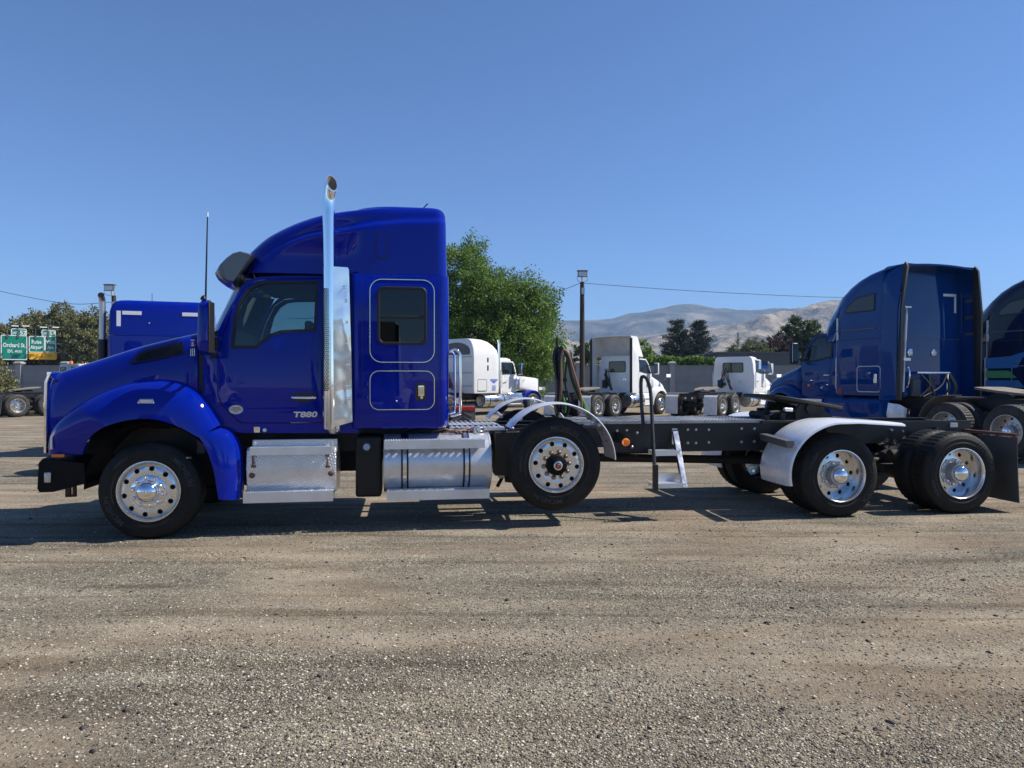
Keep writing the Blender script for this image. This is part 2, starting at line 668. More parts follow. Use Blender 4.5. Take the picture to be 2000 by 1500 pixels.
WM['hub_red'] = MB().lathe([(.024, -.09), (.024, -.100), (.020, -.104), (0, -.104)], 20).mesh('hub_plug', M['red_cap'])
WM['hub_back'] = MB().lathe([(.0, .06), (.27, .06), (.27, .22)], 32).mesh('brake_drum', M['chassis'])
WM['text_steer'] = [ring_text(s, h, r, a, .0035).mesh('sidewall_lettering', M['rubber_letter']) for s, h, r, a in
                    (('MICHELIN', .075, .405, 48), ('MICHELIN', .075, .405, 228), ('315/80R22.5', .034, .400, 150))]
WM['text_drive'] = [ring_text(s, h, r, a, .0035).mesh('sidewall_lettering', M['rubber_letter']) for s, h, r, a in
                    (('HANKOOK', .078, .405, 10), ('TOUGH', .060, .405, 185))]

def wheel(parent, x, y, z, kind, detail=2, spin=0.0):
    """kind: steer, lift or drive (two tyres). y is the plane of the outer sidewall, its sign tells the side."""
    w = empty('wheel', parent, (x, y, z), 0 if y < 0 else math.pi)
    far = detail == 0
    def put(name, me, loc=(0, 0, 0), ry=0):
        return obj(name, me, w, loc=loc, rot=(0, ry, 0))
    if kind == 'drive':
        ty = WM['tyre_far'] if far else (WM['tyre_blue'] if detail == 1 else WM['tyre_drive'])
        put('tyre', ty)
        put('tyre', ty, (0, .34, 0))
        put('rim', WM['rim_dull' if detail < 2 else 'rim_drive'], ry=R(spin))
        put('axle_hub', WM['hub_axle'])
        put('hub_cap', WM['hub_drive'])
        if detail:
            for k in range(10):
                a = R(spin + 18 + 36 * k)
                put('lug_nut', WM['nut'], (.143 * math.cos(a), .153, .143 * math.sin(a)))
    elif far:
        put('tyre', WM['tyre_far'])
        put('rim', WM['rim_steer_far'])
        put('hub_cap', WM['hub_steer'])
    else:
        lift = kind == 'lift'
        put('tyre', WM['tyre_lift' if lift else 'tyre_steer'])
        put('rim', WM['rim_steer'], ry=R(spin))
        put('brake_drum', WM['hub_back'])
        for k in range(10):
            a = R(spin + 18 + 36 * k)
            y0 = .012 if lift else -.012
            put('lug_nut', WM['nut_bronze' if lift else 'nut'], (.143 * math.cos(a), y0, .143 * math.sin(a)))
        if lift:
            put('hub_cap', WM['hub_lift'])
            put('hub_ring', WM['hub_lift_ring'])
            put('hub_plug', WM['hub_red'])
        else:
            put('hub_cap', WM['hub_steer'])
    if detail == 2:
        for me in WM['text_drive' if kind == 'drive' else 'text_steer']:
            put('sidewall_lettering', me, ry=R(spin * 2.3))
    return w

# ------------------------------------------------------------------ the near truck
PSI = R(8.6)
AX = Vector((math.cos(PSI), math.sin(PSI), 0))
NR = Vector((-math.sin(PSI), math.cos(PSI), 0))
VT = -1.22                                        # plane of the near tyre faces
P0 = Vector((-3.70, 7.22, 0))                     # where the near front tyre meets the ground
ORG = P0 - NR * VT

def L(px, py, v):
    """Side view of the truck: (x, z) in its own axes where the ray of a photo pixel meets the plane y = v."""
    d = ray(px, py)
    o = Vector((ORG.x, ORG.y, 0))
    c = Vector((0, 0, CAM_H))
    t = (v - (c - o).dot(NR)) / d.dot(NR)
    p = c + d * t
    return ((p - o).dot(AX), p.z)

def Ls(pts, v):
    return [L(a, b, v) for a, b in pts]

truck = empty('semi_truck', None, ORG, PSI)
tag(truck, 'bright royal blue sleeper truck nearest the camera, with chrome exhaust stack and long bare frame', 'truck', 'semi trucks parked in the gravel yard')
T = truck
VD, VS = -1.0, -1.045

def door_y(x, z):
    return VD + .066 * ((z - 1.5) / 1.1) ** 2

# --- wheels
fx, _ = L(288, 960, VT)
ax_front = L(289, 962, VT)[0]
ax_lift, z_lift = L(1087, 908, VT)
ax_r1 = L(1645, 930, VT)[0]
ax_r2 = L(1881, 925, VT)[0]
for s in (VT, -VT):
    wheel(T, ax_front, s, .494, 'steer', 2, 8 if s < 0 else 0)
    wheel(T, ax_lift, s, .69, 'lift', 2, -12)
    wheel(T, ax_r1, s, .494, 'drive', 2, 14)
    wheel(T, ax_r2, s, .494, 'drive', 2, -9)

# --- frame rails, cross members, axles, underbody
x_end = ax_r2 + .80
fr = MB()
for y in (-.43, .43):
    sg = 1 if y < 0 else -1
    fr.box(-1.05, x_end, y - .004, y + .004, .80, 1.085)
    for z in (.80, 1.077):
        fr.box(-1.05, x_end, min(y, y + sg * .09), max(y, y + sg * .09), z, z + .008)
fr.box(L(1180, 830, -.45)[0], L(1505, 830, -.45)[0], -.452, -.437, .735, 1.10)
fr.build('frame_rail', M['black_metal'], T, 30)
cm = MB()
for x in (-.9, .9, 1.9, 2.7, 3.6, 4.9, 5.6, 6.4, ax_r1 + .68, x_end - .05):
    cm.box(x - .04, x + .04, -.42, .42, .82, 1.06)
build_each(cm, 'cross_member', M['chassis'], T)
ub = MB()
for x, z, kind in ((ax_front, .42, 0), (ax_lift, .66, 0), (ax_r1, .5, 1), (ax_r2, .5, 1)):
    ub.tube([(x, -.98, z), (x, .98, z)], .065 if not kind else .085, 12)
    if kind:
        ub.lathe([(0, -.2), (.14, -.18), (.22, 0), (.14, .18), (0, .2)], 16, (x, 0, z), axis='x')
ub.tube([(1.3, 0, .72), (ax_lift - .3, .02, .66), (ax_r1 - .2, 0, .55)], .055, 12)
ub.tube([(ax_r1 + .2, 0, .55), (ax_r2 - .2, 0, .52)], .045, 10)
build_each(ub, 'axle', M['chassis'], T)
un = MB()
un.box(-.55, 1.15, -.40, .40, .42, 1.15)
un.box(1.15, 2.1, -.30, .30, .55, 1.02)
un.box(ax_lift - .62, ax_lift - .30, -.75, -.45, .52, 1.02)
un.box(ax_lift - .55, ax_lift - .1, .35, .75, .55, 1.02)
un.tube([(5.2, .15, .78), (6.0, .15, .78)], .13, 14)
un.tube([(3.1, -.75, .42), (3.1, -.15, .42)], .10, 12)
for x in (ax_lift - .45, ax_r1, ax_r2):
    for y in (-.55, .55):
        un.lathe([(0, -.12), (.10, -.12), (.135, -.06), (.12, 0), (.135, .06), (.10, .12), (0, .12)], 14, (x + .28, y, .62), axis='z')
build_each(un, 'underbody_unit', M['chassis'], T)
sp = MB()
for x in (ax_r1, ax_r2):
    for y in (-.5, .5):
        sp.box(x - .55, x + .4, y - .045, y + .045, .46, .54)
        sp.tube([(x + .2, y * 1.1, .5), (x + .26, y * .9, 1.0)], .032, 8)
build_each(sp, 'suspension', M['chassis'], T)
br = MB()
for x, z in ((ax_r1 + .42, .66), (ax_r1 - .45, .60), (ax_r2 - .42, .66), (ax_lift - .38, .5)):
    for y in (-.62, .62):
        br.lathe([(0, -.11), (.075, -.11), (.085, -.04), (.095, 0), (.085, .04), (.075, .11), (0, .11)], 14, (x, y, z), axis='x')
build_each(br, 'brake_chamber', M['chassis'], T)
vl = MB()
rv = random.Random(3)
for k in range(14):
    x, z = L(rv.uniform(1715, 1765), rv.uniform(838, 872), -.5)
    vl.lathe([(0, -.02), (.016, -.02), (.018, 0), (.014, .03), (0, .03)], 8, (x, -.52 - rv.random() * .1, z))
build_each(vl, 'valve_fitting', M['alu'], T)

# bolts along the frame side
bolt_me = MB().lathe([(0, -.016), (.014, -.016), (.019, -.008), (.02, 0)], 10).mesh('bolt', M['rim_dull'])
for bx, by in ((1343, 839), (1359, 839), (1384, 839), (1448, 837), (1473, 837), (1343, 865), (1359, 865), (1384, 864), (1448, 863), (1473, 862), (1205, 841), (1224, 840)):
    x, z = L(bx, by, -.452)
    obj('bolt', bolt_me, T, loc=(x, -.452, z))

# --- bumper, fog lamp, tow hook
VB = -1.08
bp = MB()
prof = Ls([(77, 903), (84, 896), (120, 899), (165, 904), (168, 944), (140, 952), (104, 961), (78, 962), (74, 955)], VB)
xm = max(p[0] for p in prof)
front = min(p[0] for p in prof)
ys = [-1.10, -1.085, -1.0, -.6, 0, .6, 1.0, 1.085, 1.10]
rs = []
for y in ys:
    sweep = -.10 * (1 - (abs(y) / 1.10) ** 3)
    q = .96 if abs(y) > 1.09 else 1
    zc = sum(p[1] for p in prof) / len(prof)
    rs.append([(x + sweep * smooth(xm, front, x), y, zc + (z - zc) * q) for x, z in prof])
bp.rings(rs)
bp.build('bumper', M['hub_black'], T, 40)
x, z = L(96, 932, VB)
MB().box(x - .035, x + .030, VB - .045, VB + .02, z - .055, z + .055).build('fog_lamp', M['rim_dull'], T, bevel=.012)
tow = MB()
a, b = L(128, 955, -.5), L(148, 968, -.5)
tow.box(a[0], a[0] + .05, -.52, -.48, b[1], a[1] + .06)
tow.box(b[0] - .03, b[0], -.52, -.48, b[1], a[1] + .06)
tow.box(a[0], b[0], -.52, -.48, b[1] - .012, b[1] + .012)
tow.build('tow_hook', M['rust'], T)

# --- hood
top = [(90.5, 741), (99, 733), (112, 724), (150, 713), (190, 702), (235, 688), (280, 675), (320, 666.5), (352, 659), (382, 653), (419, 647.5)]
st = []
for px, py in top:
    x, z = L(px, py, -.72)
    st.append((x, z))
x_f, x_r = st[0][0], L(400, 700, -1.0)[0]
hood = MB()
rs = []
for i, (x, z) in enumerate(st):
    t = (x - x_f) / (x_r - x_f)
    t = max(0, min(1, t))
    w = .80 + .19 * smooth(0, 1, t) ** .8
    if i == 0:
        w = .77
    zb = interp(x, [(x_f, .92), (x_f + .34, .92), (x_f + .52, 1.24), (x_f + 1.2, 1.40), (x_f + 1.6, 1.34), (x_r, 1.30)])
    half = [(-w + .05, zb), (-w, zb + .10), (-w + .004, (zb + z) / 2), (-w + .03, z - .16), (-w + .075, z - .055), (-w + .15, z - .008), (-w + .30, z + .012), (-w * .35, z + .035)]
    # the round headlight corner sweeps back towards the side
    ring = [(x + (.10 if i == 0 else 0) * (abs(y) / .8) ** 4, y, zz) for y, zz in half]
    ring += [(p[0], -p[1], p[2]) for p in reversed(ring)]
    rs.append(ring)
hood.rings(rs)
hood.build('hood', M['blue'], T, 50, subsurf=2)
# cowl behind the hood, under the windscreen
cw = MB()
c0, c1 = L(392, 652, -.9), L(432, 640, -.9)
rs = []
for y in (-.96, -.94, -.6, 0, .6, .94, .96):
    cz = 0.02 * (1 - abs(y))
    rs.append([(c0[0], y, 1.25), (c0[0], y, c0[1] - .03 + cz), (c1[0] + .05, y, c1[1] - .01 + cz), (c1[0] + .05, y, 1.25)])
cw.rings(rs)
cw.build('cowl', M['black_plastic'], T, 30)
# chrome grille surround and grille at the front
gs = MB()
gp = [(88, 885), (88.5, 800), (90, 745), (95, 733), (104, 728), (100, 737), (96, 748), (94.5, 800), (94, 885)]
for y0, y1 in ((-.84, -.76), (.76, .84)):
    gs.prism(Ls(gp, -.80), y0, y1)
a = L(91, 735, -.8)
gs.box(a[0], a[0] + .05, -.80, .80, a[1] - .02, a[1] + .05)
gs.build('grille_surround', M['chrome'], T, 30, bevel=.006)
gr = MB()
b0 = L(94, 885, -.8)
for k in range(14):
    z = b0[1] + .04 + k * .055
    gr.box(b0[0] + .05, b0[0] + .07, -.76, .76, z, z + .02)
build_each(gr, 'grille_bar', M['black_plastic'], T)
hb = MB()
hb.prism(Ls([(101, 877), (101.5, 852), (122, 826), (125, 829), (105.5, 854), (105, 877)], -1.0), -1.045, -.93)
hb.build('headlight_trim', M['clear_lens'], T)

# --- front fender (bulged arch) with its rear quarter on the cab
def sweep_fender(A, B, va_, vb, scale, n=8):
    A = spline([(a, b, 0) for a, b in A], 5)
    B = spline([(a, b, 0) for a, b in B], 5)
    m = len(A)
    rs = []
    for i in range(m):
        s = interp(i / (m - 1), scale)
        va = interp(i / (m - 1), va_) if isinstance(va_, list) else va_
        vo = va + (vb - va) * s
        xa, za = L(A[i].x, A[i].y, va)
        xb, zb = L(B[i].x, B[i].y, vo)
        r = [(xa, va + .10, za - .02)]
        for k in range(n + 1):
            t = k / n
            q = t * math.pi / 2
            bulge = math.sin(q) ** .9
            g = 1 - math.cos(q)
            # a slight shoulder between the upper face and the lip of the arch
            r.append((xa + (xb - xa) * g, va + (vo - va) * bulge, za + (zb - za) * g))
        r.append((xb, vo + .05, zb + .004))
        rs.append(r)
    return rs
A = [(96, 886), (97, 862), (107, 836), (134, 807), (172, 781), (215, 760), (258, 747), (300, 741), (345, 744), (385, 761), (413, 792), (436, 828)]
B = [(160, 889), (165, 874), (173, 857), (188, 843), (208, 832), (234, 824), (262, 819), (290, 818), (318, 823), (345, 832), (367, 843), (387, 855)]
fd = MB()
fd.rings(sweep_fender(A, B, [(0, -.92), (.45, -.94), (.75, -.99), (1, -1.02)], -1.24, [(0, .40), (.1, .55), (.35, 1), (1, 1)]), closed=False, cap0=False, cap1=False)
fd.mirror()
build_each(fd, 'fender', M['blue'], T, 60)
qf = MB()
A2 = [(434, 835), (451, 842), (463, 857), (471, 881), (474, 925), (470, 973)]
B2 = [(387, 851), (399, 871), (410, 897), (418, 925), (422, 950), (426, 976)]
qf.rings(sweep_fender(A2, B2, -1.06, -1.24, [(0, 1), (1, 1)]), closed=False, cap0=False, cap1=False)
qf.mirror()
build_each(qf, 'quarter_fender', M['blue'], T, 60)
ww = MB()                                         # dark wheel well liner
a, b = L(172, 880, -.9), L(430, 850, -.9)
arc = [(ax_front + .66 * math.cos(R(t)), .52 + .66 * math.sin(R(t))) for t in range(-8, 190, 9)]
ww.rings([[(x, y, z) for x, z in arc] for y in (-1.10, -.55)], closed=False, cap0=False, cap1=False)
ww.rings([[(x, -y, z) for x, z in arc] for y in (-1.10, -.55)], closed=False, cap0=False, cap1=False)
build_each(ww, 'wheel_well', M['seal'], T)
lab = MB()
x0, z0 = L(384, 886, -1.0)
lab.box(x0, x0 + .075, -.99, -.985, z0, z0 + .17)
lab.build('warning_label', M['rubber_letter'], T)
# lamps on the fender
tl = MB()
tl.prism(rrect(*L(270, 788, -1.14), *L(304, 779, -1.14), .012)[:0] or [L(269, 788, -1.2), L(303, 788, -1.2), L(300, 779, -1.2), L(274, 779, -1.2)], -1.225, -1.12)
tl.build('side_lamp', M['chrome'], T, bevel=.006)
x, z = L(287, 783.5, -1.2)
MB().box(x - .055, x + .055, -1.230, -1.222, z - .012, z + .012).build('side_lamp_lens', M['clear_lens'], T)
x, z = L(116, 890, -1.04)
MB().box(x - .07, x + .05, -1.062, -.98, z - .017, z + .017).build('marker_lamp', M['orange'], T, bevel=.006)

# hood vent with slanting louvres, emblem
VH = -1.0
def hood_w(x):
    t = max(0, min(1, (x - x_f) / (x_r - x_f)))
    return .80 + .19 * smooth(0, 1, t) ** .8
vent = MB()
vp = Ls([(250, 710), (268, 690), (284, 683), (356, 667), (358, 692), (300, 703)], -.96)
vent.panel(vp, (), lambda x, z: -hood_w(x) - .004 + .5 * max(0, z - 1.80) * .45, .03, .08)
vent.build('hood_vent', M['black_plastic'], T, 20)
lou = MB()
vin = Ls([(256, 708), (270, 692.5), (286, 686), (353, 671), (354.5, 689), (299, 700.5)], -.96)
lx0, lx1 = min(p[0] for p in vin), max(p[0] for p in vin)
lz0, lz1 = min(p[1] for p in vin), max(p[1] for p in vin)
k = 0
while lx0 + k * .024 < lx1 + .2:
    xs = lx0 + k * .024
    pts = [(xs - t * .7, lz0 + t) for t in np.linspace(0, lz1 - lz0, 30)]
    pin = [p for p in pts if inside(p, vin)]
    if len(pin) > 3:
        a, b = pin[0], pin[-1]
        f = lambda p: (p[0], -hood_w(p[0]) - .012 + .5 * max(0, p[1] - 1.80) * .45, p[1])
        lou.tube([f(a), f(b)], .005, 5)
    k += 1
lou.build('louvre', M['black_gloss'], T).__setitem__('kind', 'stuff')
ex, ez = L(374, 672, -1.02)
ey = -hood_w(ex) - .002 + .02
em = MB()
em.lathe([(.031, 0), (.031, -.006), (.027, -.006), (.027, 0)], 28, (ex, ey, ez))
em.build('emblem', M['letter_red'], T)
e2 = MB()
for s, dz in (('K', .012), ('W', -.013)):
    t = text_mb(s, .030, .004, .001)
    e2.add(*(lambda d: (d.v, d.f))(move(t, lambda x, y, z, dz=dz: (x + ex, y + ey - .004, z + ez + dz))))
for k in range(3):
    e2.box(ex - .022 + k * .018, ex - .014 + k * .018, ey - .007, ey, ez - .125, ez - .045)
e2.box(ex - .02, ex + .02, ey - .007, ey, ez + .040, ez + .048)
e2.build('emblem_letters', M['letter_silver'], T, 0)

# --- cab side: surround panel, door with window, far side mirrored
cab_poly = Ls([(396, 840), (396, 700), (402, 690), (410, 668), (422, 652), (446, 602), (469, 558), (482, 545.5), (505, 538), (560, 536), (700, 536), (700, 846), (478, 846)], VD)
door_poly = Ls([(424, 690), (432, 662), (451, 603), (473, 562), (497, 546), (527, 542.5), (628, 541.5), (631, 548), (631, 822), (628, 827), (470, 827), (449, 808), (432, 790), (425, 772)], VD)
win_poly = Ls([(453, 678), (457.5, 624), (468, 588), (483, 564.5), (503, 552), (527, 549), (617, 549), (618.5, 560), (616, 634), (612, 645), (548, 648), (527, 655.5), (512, 668), (500, 678)], VD)
def grow(poly, d):
    """Offsets a polygon outwards by d."""
    n = len(poly)
    area = sum(poly[i][0] * poly[(i + 1) % n][1] - poly[(i + 1) % n][0] * poly[i][1] for i in range(n))
    s = 1 if area > 0 else -1
    out = []
    for i in range(n):
        p, q, r = Vector(poly[i - 1]), Vector(poly[i]), Vector(poly[(i + 1) % n])
        a, b = (q - p).normalized(), (r - q).normalized()
        na, nb = Vector((a.y, -a.x)) * s, Vector((b.y, -b.x)) * s
        m = na + nb
        m = m / max(.3, m.dot(na)) if m.length > 1e-6 else na
        out.append(tuple(q + m * d))
    return out
cs = MB().panel(cab_poly, [door_poly], door_y, .05, .09).mirror()
build_each(cs, 'cab_side', M['blue'], T, 40)
door_in = grow(door_poly, -.009)
win_rim = grow(win_poly, .012)
glass_poly = grow(win_poly, -.018)
for side in (-1, 1):
    d = MB().panel(door_in, [win_poly], lambda x, z: door_y(x, z) - .004, .045, .07)
    wf = MB().panel(win_rim, [glass_poly], lambda x, z: door_y(x, z) - .010, .03, .10)
    gl = MB().panel(glass_poly, (), lambda x, z: door_y(x, z) + .004, .005, .15)
    hd = MB()
    xh, zh = L(594, 776, VD)
    hd.panel([(xh + .13 * math.cos(t) * 1, zh + .052 * math.sin(t)) for t in np.linspace(0, 2 * math.pi, 29)[:-1]], (), lambda x, z: door_y(x, z) - .007, .01, 0)
    hc = MB()
    hc.tube([(xh - .125, VD - .02, zh), (xh - .09, VD - .036, zh - .002), (xh + .08, VD - .036, zh - .004), (xh + .125, VD - .02, zh - .003)], [.012, .017, .017, .014], 10)
    lk = MB()
    lk.lathe([(0, -.012), (.012, -.012), (.014, 0)], 14, (xh + .095, VD - .045, zh - .002))
    for mb in (d, wf, gl, hd, hc, lk):
        if side > 0:
            mb.flip()
    do = d.build('door', M['blue'], T, 40)
    wo = wf.build('window_frame', M['seal'], do, 40)
    go = gl.build('window_pane', M['glass'], do, 40)
    hd.build('handle_recess', M['black_gloss'], do, 40)
    hc.build('door_handle', M['chrome'], do, 50)
    lk.build('door_lock', M['chrome'], do, 50)
# quarter window divider bar
qd = MB().panel(Ls([(478, 567), (482, 565), (479, 678), (474, 678)], VD), (), lambda x, z: door_y(x, z) - .002, .01, 0)

# lettering on the door: model badge, round sticker
bx, bz = L(596.5, 810, VD)
bd = text_mb('T880', .088, .006, .0035)
w0 = max(abs(v[0]) for v in bd.v) * 2
move(bd, lambda x, y, z: (bx + x * .255 / w0 + .16 * z, door_y(bx, bz) - .006 + y, bz + z * .92))
bd.build('badge', M['letter_silver'], T, 0)
sx, sz = L(461, 800, VD)
MB().panel([(sx + .072 * math.cos(t), sz + .048 * math.sin(t)) for t in np.linspace(0, 2 * math.pi, 33)[:-1]], (), lambda x, z: door_y(x, z) - .006, .002, 0).build('idle_sticker', M['sticker'], T)
si = MB()
for s, dz, sz_ in (('CERTIFIED', .017, .021), ('CLEAN IDLE', -.002, .022), ('NO x', -.022, .018)):
    t = text_mb(s, sz_, .001, .0006)
    si.add(*(lambda d: (d.v, d.f))(move(t, lambda x, y, z, dz=dz: (sx + x, door_y(sx, sz) - .008 + y, sz + dz + z))))
si.build('sticker_text', M['sticker_ink'], T, 0)
# sill lamps
x, z = L(502, 839, VD)
MB().box(x - .032, x + .032, VD - .022, VD + .02, z - .032, z + .032).build('sill_lamp', M['chrome'], T, bevel=.005)
x, z = L(517, 840, VD)
MB().lathe([(0, -.016), (.016, -.014), (.022, 0), (.022, .02)], 18, (x, VD - .012, z)).build('sill_plug', M['clear_lens'], T)

# --- windscreen, roof cap of the cab, floor, bulkhead, interior
ws = MB()
b0, t0 = L(413, 648, -.85), L(461, 548, -.85)
rs = []
for t in np.linspace(0, 1, 8):
    x = b0[0] + (t0[0] - b0[0]) * t
    z = b0[1] + (t0[1] - b0[1]) * t
    w = .945 - .04 * t
    row = []
    for q in np.linspace(-1, 1, 25):
        back = .20 * abs(q) ** 3.2
        row.append((x - .10 + back, w * q, z))
    rs.append(row)
ws.rings(rs, closed=False, cap0=False, cap1=False)
ws.build('windscreen', M['glass_clear'], T, 60)
it = MB()
it.box(L(430, 800, VD)[0], L(700, 800, VD)[0], -.94, .94, 1.22, 1.30)                    # floor
it.build('cab_floor', M['grey_plastic'], T)
ds = MB()
d0 = L(425, 668, VD)[0]
ds.prism([(d0, 1.3), (d0 - .05, 1.86), (d0 + .12, 1.92), (d0 + .36, 1.84), (d0 + .42, 1.62), (d0 + .30, 1.3)], -.93, .93)
ds.build('dashboard', M['grey_plastic'], T, 30, bevel=.02)
hl = MB()
hx0, hz0 = L(470, 540, VD)
hx1 = L(690, 540, VD)[0]
hl.box(hx0 + .02, hx1, -.875, .875, hz0 - .02, hz0 - .005)
hl.build('headliner', M['headliner'], T)
bk = MB()
bk.box(hx1 - .40, hx1 - .36, -.88, -.55, 1.3, hz0 - .02)
bk.box(hx1 - .40, hx1 - .36, .55, .88, 1.3, hz0 - .02)
build_each(bk, 'bulkhead', M['headliner'], T)
for yy in (-.52, .52):
    se = MB()
    x0 = L(548, 700, VD)[0]
    se.box(x0 - .30, x0 + .12, yy - .24, yy + .24, 1.52, 1.66)
    se.prism([(x0 + .06, 1.62), (x0 + .20, 1.62), (x0 + .30, 2.12), (x0 + .22, 2.14)], yy - .22, yy + .22)
    se.box(x0 + .20, x0 + .28, yy - .13, yy + .13, 2.15, 2.30)
    se.build('seat', M['cloth'], T, 30, bevel=.03)
sw = MB()
c = Vector((L(497, 640, VD)[0], -.52, 1.93))
pts = []
for k in range(25):
    a = 2 * math.pi * k / 24
    p = Vector((0, math.cos(a), math.sin(a))) * .23
    pts.append(c + Vector((p.x + p.z * .72, p.y, p.z * .69)))
sw.tube(pts, .014, 8, caps=False)
sw.tube([c, c + Vector((-.26, 0, -.20))], .03, 8)
sw.tube([pts[0], c, pts[12]], .012, 6)
sw.build('steering_wheel', M['seal'], T, 60)

# --- sleeper box and roof fairing
def ring(xf, xr, w, ax=.06, ay=.06, rr=.10, ns=26, nc=6):
    H = []
    for k in range(nc + 1):
        t = math.pi / 2 * k / nc
        H.append((xf + ax - ax * math.cos(t), -(w - ay) - ay * math.sin(t)))
    for k in range(1, ns):
        H.append((xf + ax + (xr - rr - xf - ax) * k / ns, -w))
    for k in range(nc + 1):
        t = math.pi / 2 * k / nc
        H.append((xr - rr + rr * math.sin(t), -(w - rr) - rr * math.cos(t)))
    return H + [(x, -y) for x, y in reversed(H)]

sx0 = L(686, 700, VS)[0]
sx1 = L(877.5, 700, VS)[0]
z_seam = L(780, 536, VS)[1]
z_bot = L(780, 838, VS)[1]
sl = MB()
rs = []
for z, ins in ((z_bot, .05), (z_bot + .012, .018), (z_bot + .05, 0), (z_bot + .4, 0), (1.9, 0), (2.4, 0), (z_seam - .012, 0), (z_seam - .004, .006)):
    rs.append([(x, y, z) for x, y in ring(sx0 + ins * .3, sx1 - ins, -VS - ins, .05, .05, .10)])
sl.rings(rs)
sleeper = sl.build('sleeper', M['blue'], T, 40)

top_px = [(462, 541), (470, 529), (483, 508), (496, 489), (518, 474), (542, 459.5), (570, 447), (600, 435.5), (630, 426), (660, 418.5), (700, 412.5), (740, 409.5), (790, 408), (866, 407.5)]
tp = Ls(top_px, -.86)
z_top = tp[-1][1]
def x_front(z):
    return min(interp(z, [(b, a) for a, b in tp]), sx1 - .80)
cr = Ls([(470, 545), (497, 523), (525, 500), (560, 478), (600, 463), (640, 456), (690, 449), (740, 440.5), (800, 436), (880, 435)], -.95)
notch = L(690, 500, VS)[0]
fr_ = MB()
rs = []
zs = list(np.linspace(z_seam, z_top - .12, 22)) + [z_top - .09, z_top - .06, z_top - .035, z_top - .017, z_top - .006, z_top]
xr = sx1 - .018
for z in zs:
    e = max(0, (z - (z_top - .12)) / .12)
    ins = .12 * (1 - math.sqrt(max(0, 1 - e * e)))
    ax_ = min(.48, .28 + .25 * (z - z_seam))
    xf = x_front(z) - (ax_ - .28) * 1.5 + ins * .2
    tap = .10 + .40 * smooth(z_seam, z_top, z)
    rg = ring(xf, xr - ins * .7 - .02 * (z - z_seam), 1.03 - ins, ax_, .34 + .10 * smooth(z_seam, z_top, z), .11, 40, 8)
    row = []
    for x, y in rg:
        zc = interp(x, cr)
        k = smooth(-.015, .05, z - zc) * .065
        k += .075 * (1 - smooth(notch - .10, notch + .16, x)) * (1 - smooth(z_top - .62, z_top - .12, z))
        if z < z_seam + .25 and x < notch:
            pass
        a = abs(y)
        y2 = math.copysign(max(0, a - k * smooth(.3, .9, a)), y)
        row.append((x, y2, z))
    rs.append(row)
fr_.rings(rs)
fairing = fr_.build('roof_fairing', M['blue'], T, 60)
# recessed hatch cover in the fairing, drawn as a thin proud plate with a gap
def lat(x, z):
    zc = interp(x, cr)
    return -1.03 + smooth(-.015, .05, z - zc) * .065
fc = MB()
p0, p1 = L(736, 503, -1.03), L(756, 459, -1.03)
fc.panel(rrect(p0[0], p1[0], p0[1], p1[1], .018), (), lambda x, z: -1.036, .012, 0)
fc.build('vent_cover', M['blue'], T, 30)
fg = MB()
fg.panel(rrect(p0[0] - .010, p1[0] + .010, p0[1] - .010, p1[1] + .010, .024), (), lambda x, z: -1.0325, .006, 0)
fg.build('vent_gap', M['seal'], T, 30)
# sun visor
vz = MB()
vpx = [(426.5, 528), (433, 516), (443, 505), (456, 495), (470, 491), (486, 495), (493, 498), (486, 508), (474, 526), (464, 541), (456, 551.5), (444, 549), (433, 540)]
pr = Ls(vpx, -.98)
rs = []
xv = max(p[0] for p in pr)
for y in (-1.00, -.985, -.92, -.7, -.4, 0, .4, .7, .92, .985, 1.0):
    fwd = -.16 * (1 - (abs(y)) ** 3)
    q = .93 if abs(y) > .99 else 1
    zc = sum(p[1] for p in pr) / len(pr)
    xc = sum(p[0] for p in pr) / len(pr)
    rs.append([(xc + (x - xc) * q + fwd * smooth(xv, xv - .35, x), y, zc + (z - zc) * q) for x, z in pr])
vz.rings(rs)
vz.build('sun_visor', M['visor'], T, 40)
# short aerial on the roof
a, b = L(827, 407, -.2), L(836, 398, -.2)
MB().tube([(a[0], -.2, a[1]), (b[0], -.2, b[1])], .008, 6).build('roof_aerial', M['black_plastic'], T)

# sleeper window hatch, lower locker hatch
def trim(px0, py0, px1, py1, r, w, v):
    a, b = L(px0, py1, v), L(px1, py0, v)
    o = rrect(a[0], b[0], a[1], b[1], r, 7)
    return o, grow(o, -w)
o, i = trim(722, 547, 849, 708, .13, .008, VS)
MB().panel(o, [i], lambda x, z: VS - .008, .012, 0).build('hatch_trim', M['alu'], T, 40)
o, i = trim(722, 724, 849, 801, .10, .008, VS)
MB().panel(o, [i], lambda x, z: VS - .008, .012, 0).build('hatch_trim', M['alu'], T, 40)
MB().panel(grow(i, -.004), (), lambda x, z: VS - .003, .008, 0).build('locker_door', M['blue'], T, 40)
for q in ((722, 547, 849, 708, .13), (722, 724, 849, 801, .10)):
    o_, _ = trim(*q, .008, VS)
    MB().panel(grow(o_, .007), [grow(o_, -.002)], lambda x, z: VS - .0035, .006, 0).build('hatch_gap', M['seal'], T, 0)
for py in (750, 776):
    x, z = L(717, py, VS)
    MB().lathe([(.0, -.022), (.014, -.02), (.016, .02), (0, .022)], 10, (x, VS - .012, z), axis='z').build('hatch_hinge', M['blue'], T, 40)
o, i = trim(737, 561, 834, 673, .075, .030, VS)
mid = MB().panel(o, [i], lambda x, z: VS - .016, .03, 0)
a, b = L(740, 622, VS), L(831, 617, VS)
mid.box(a[0], b[0], VS - .012, VS, a[1], b[1])
wfo = mid.build('window_frame', M['seal'], T, 30, bevel=.006)
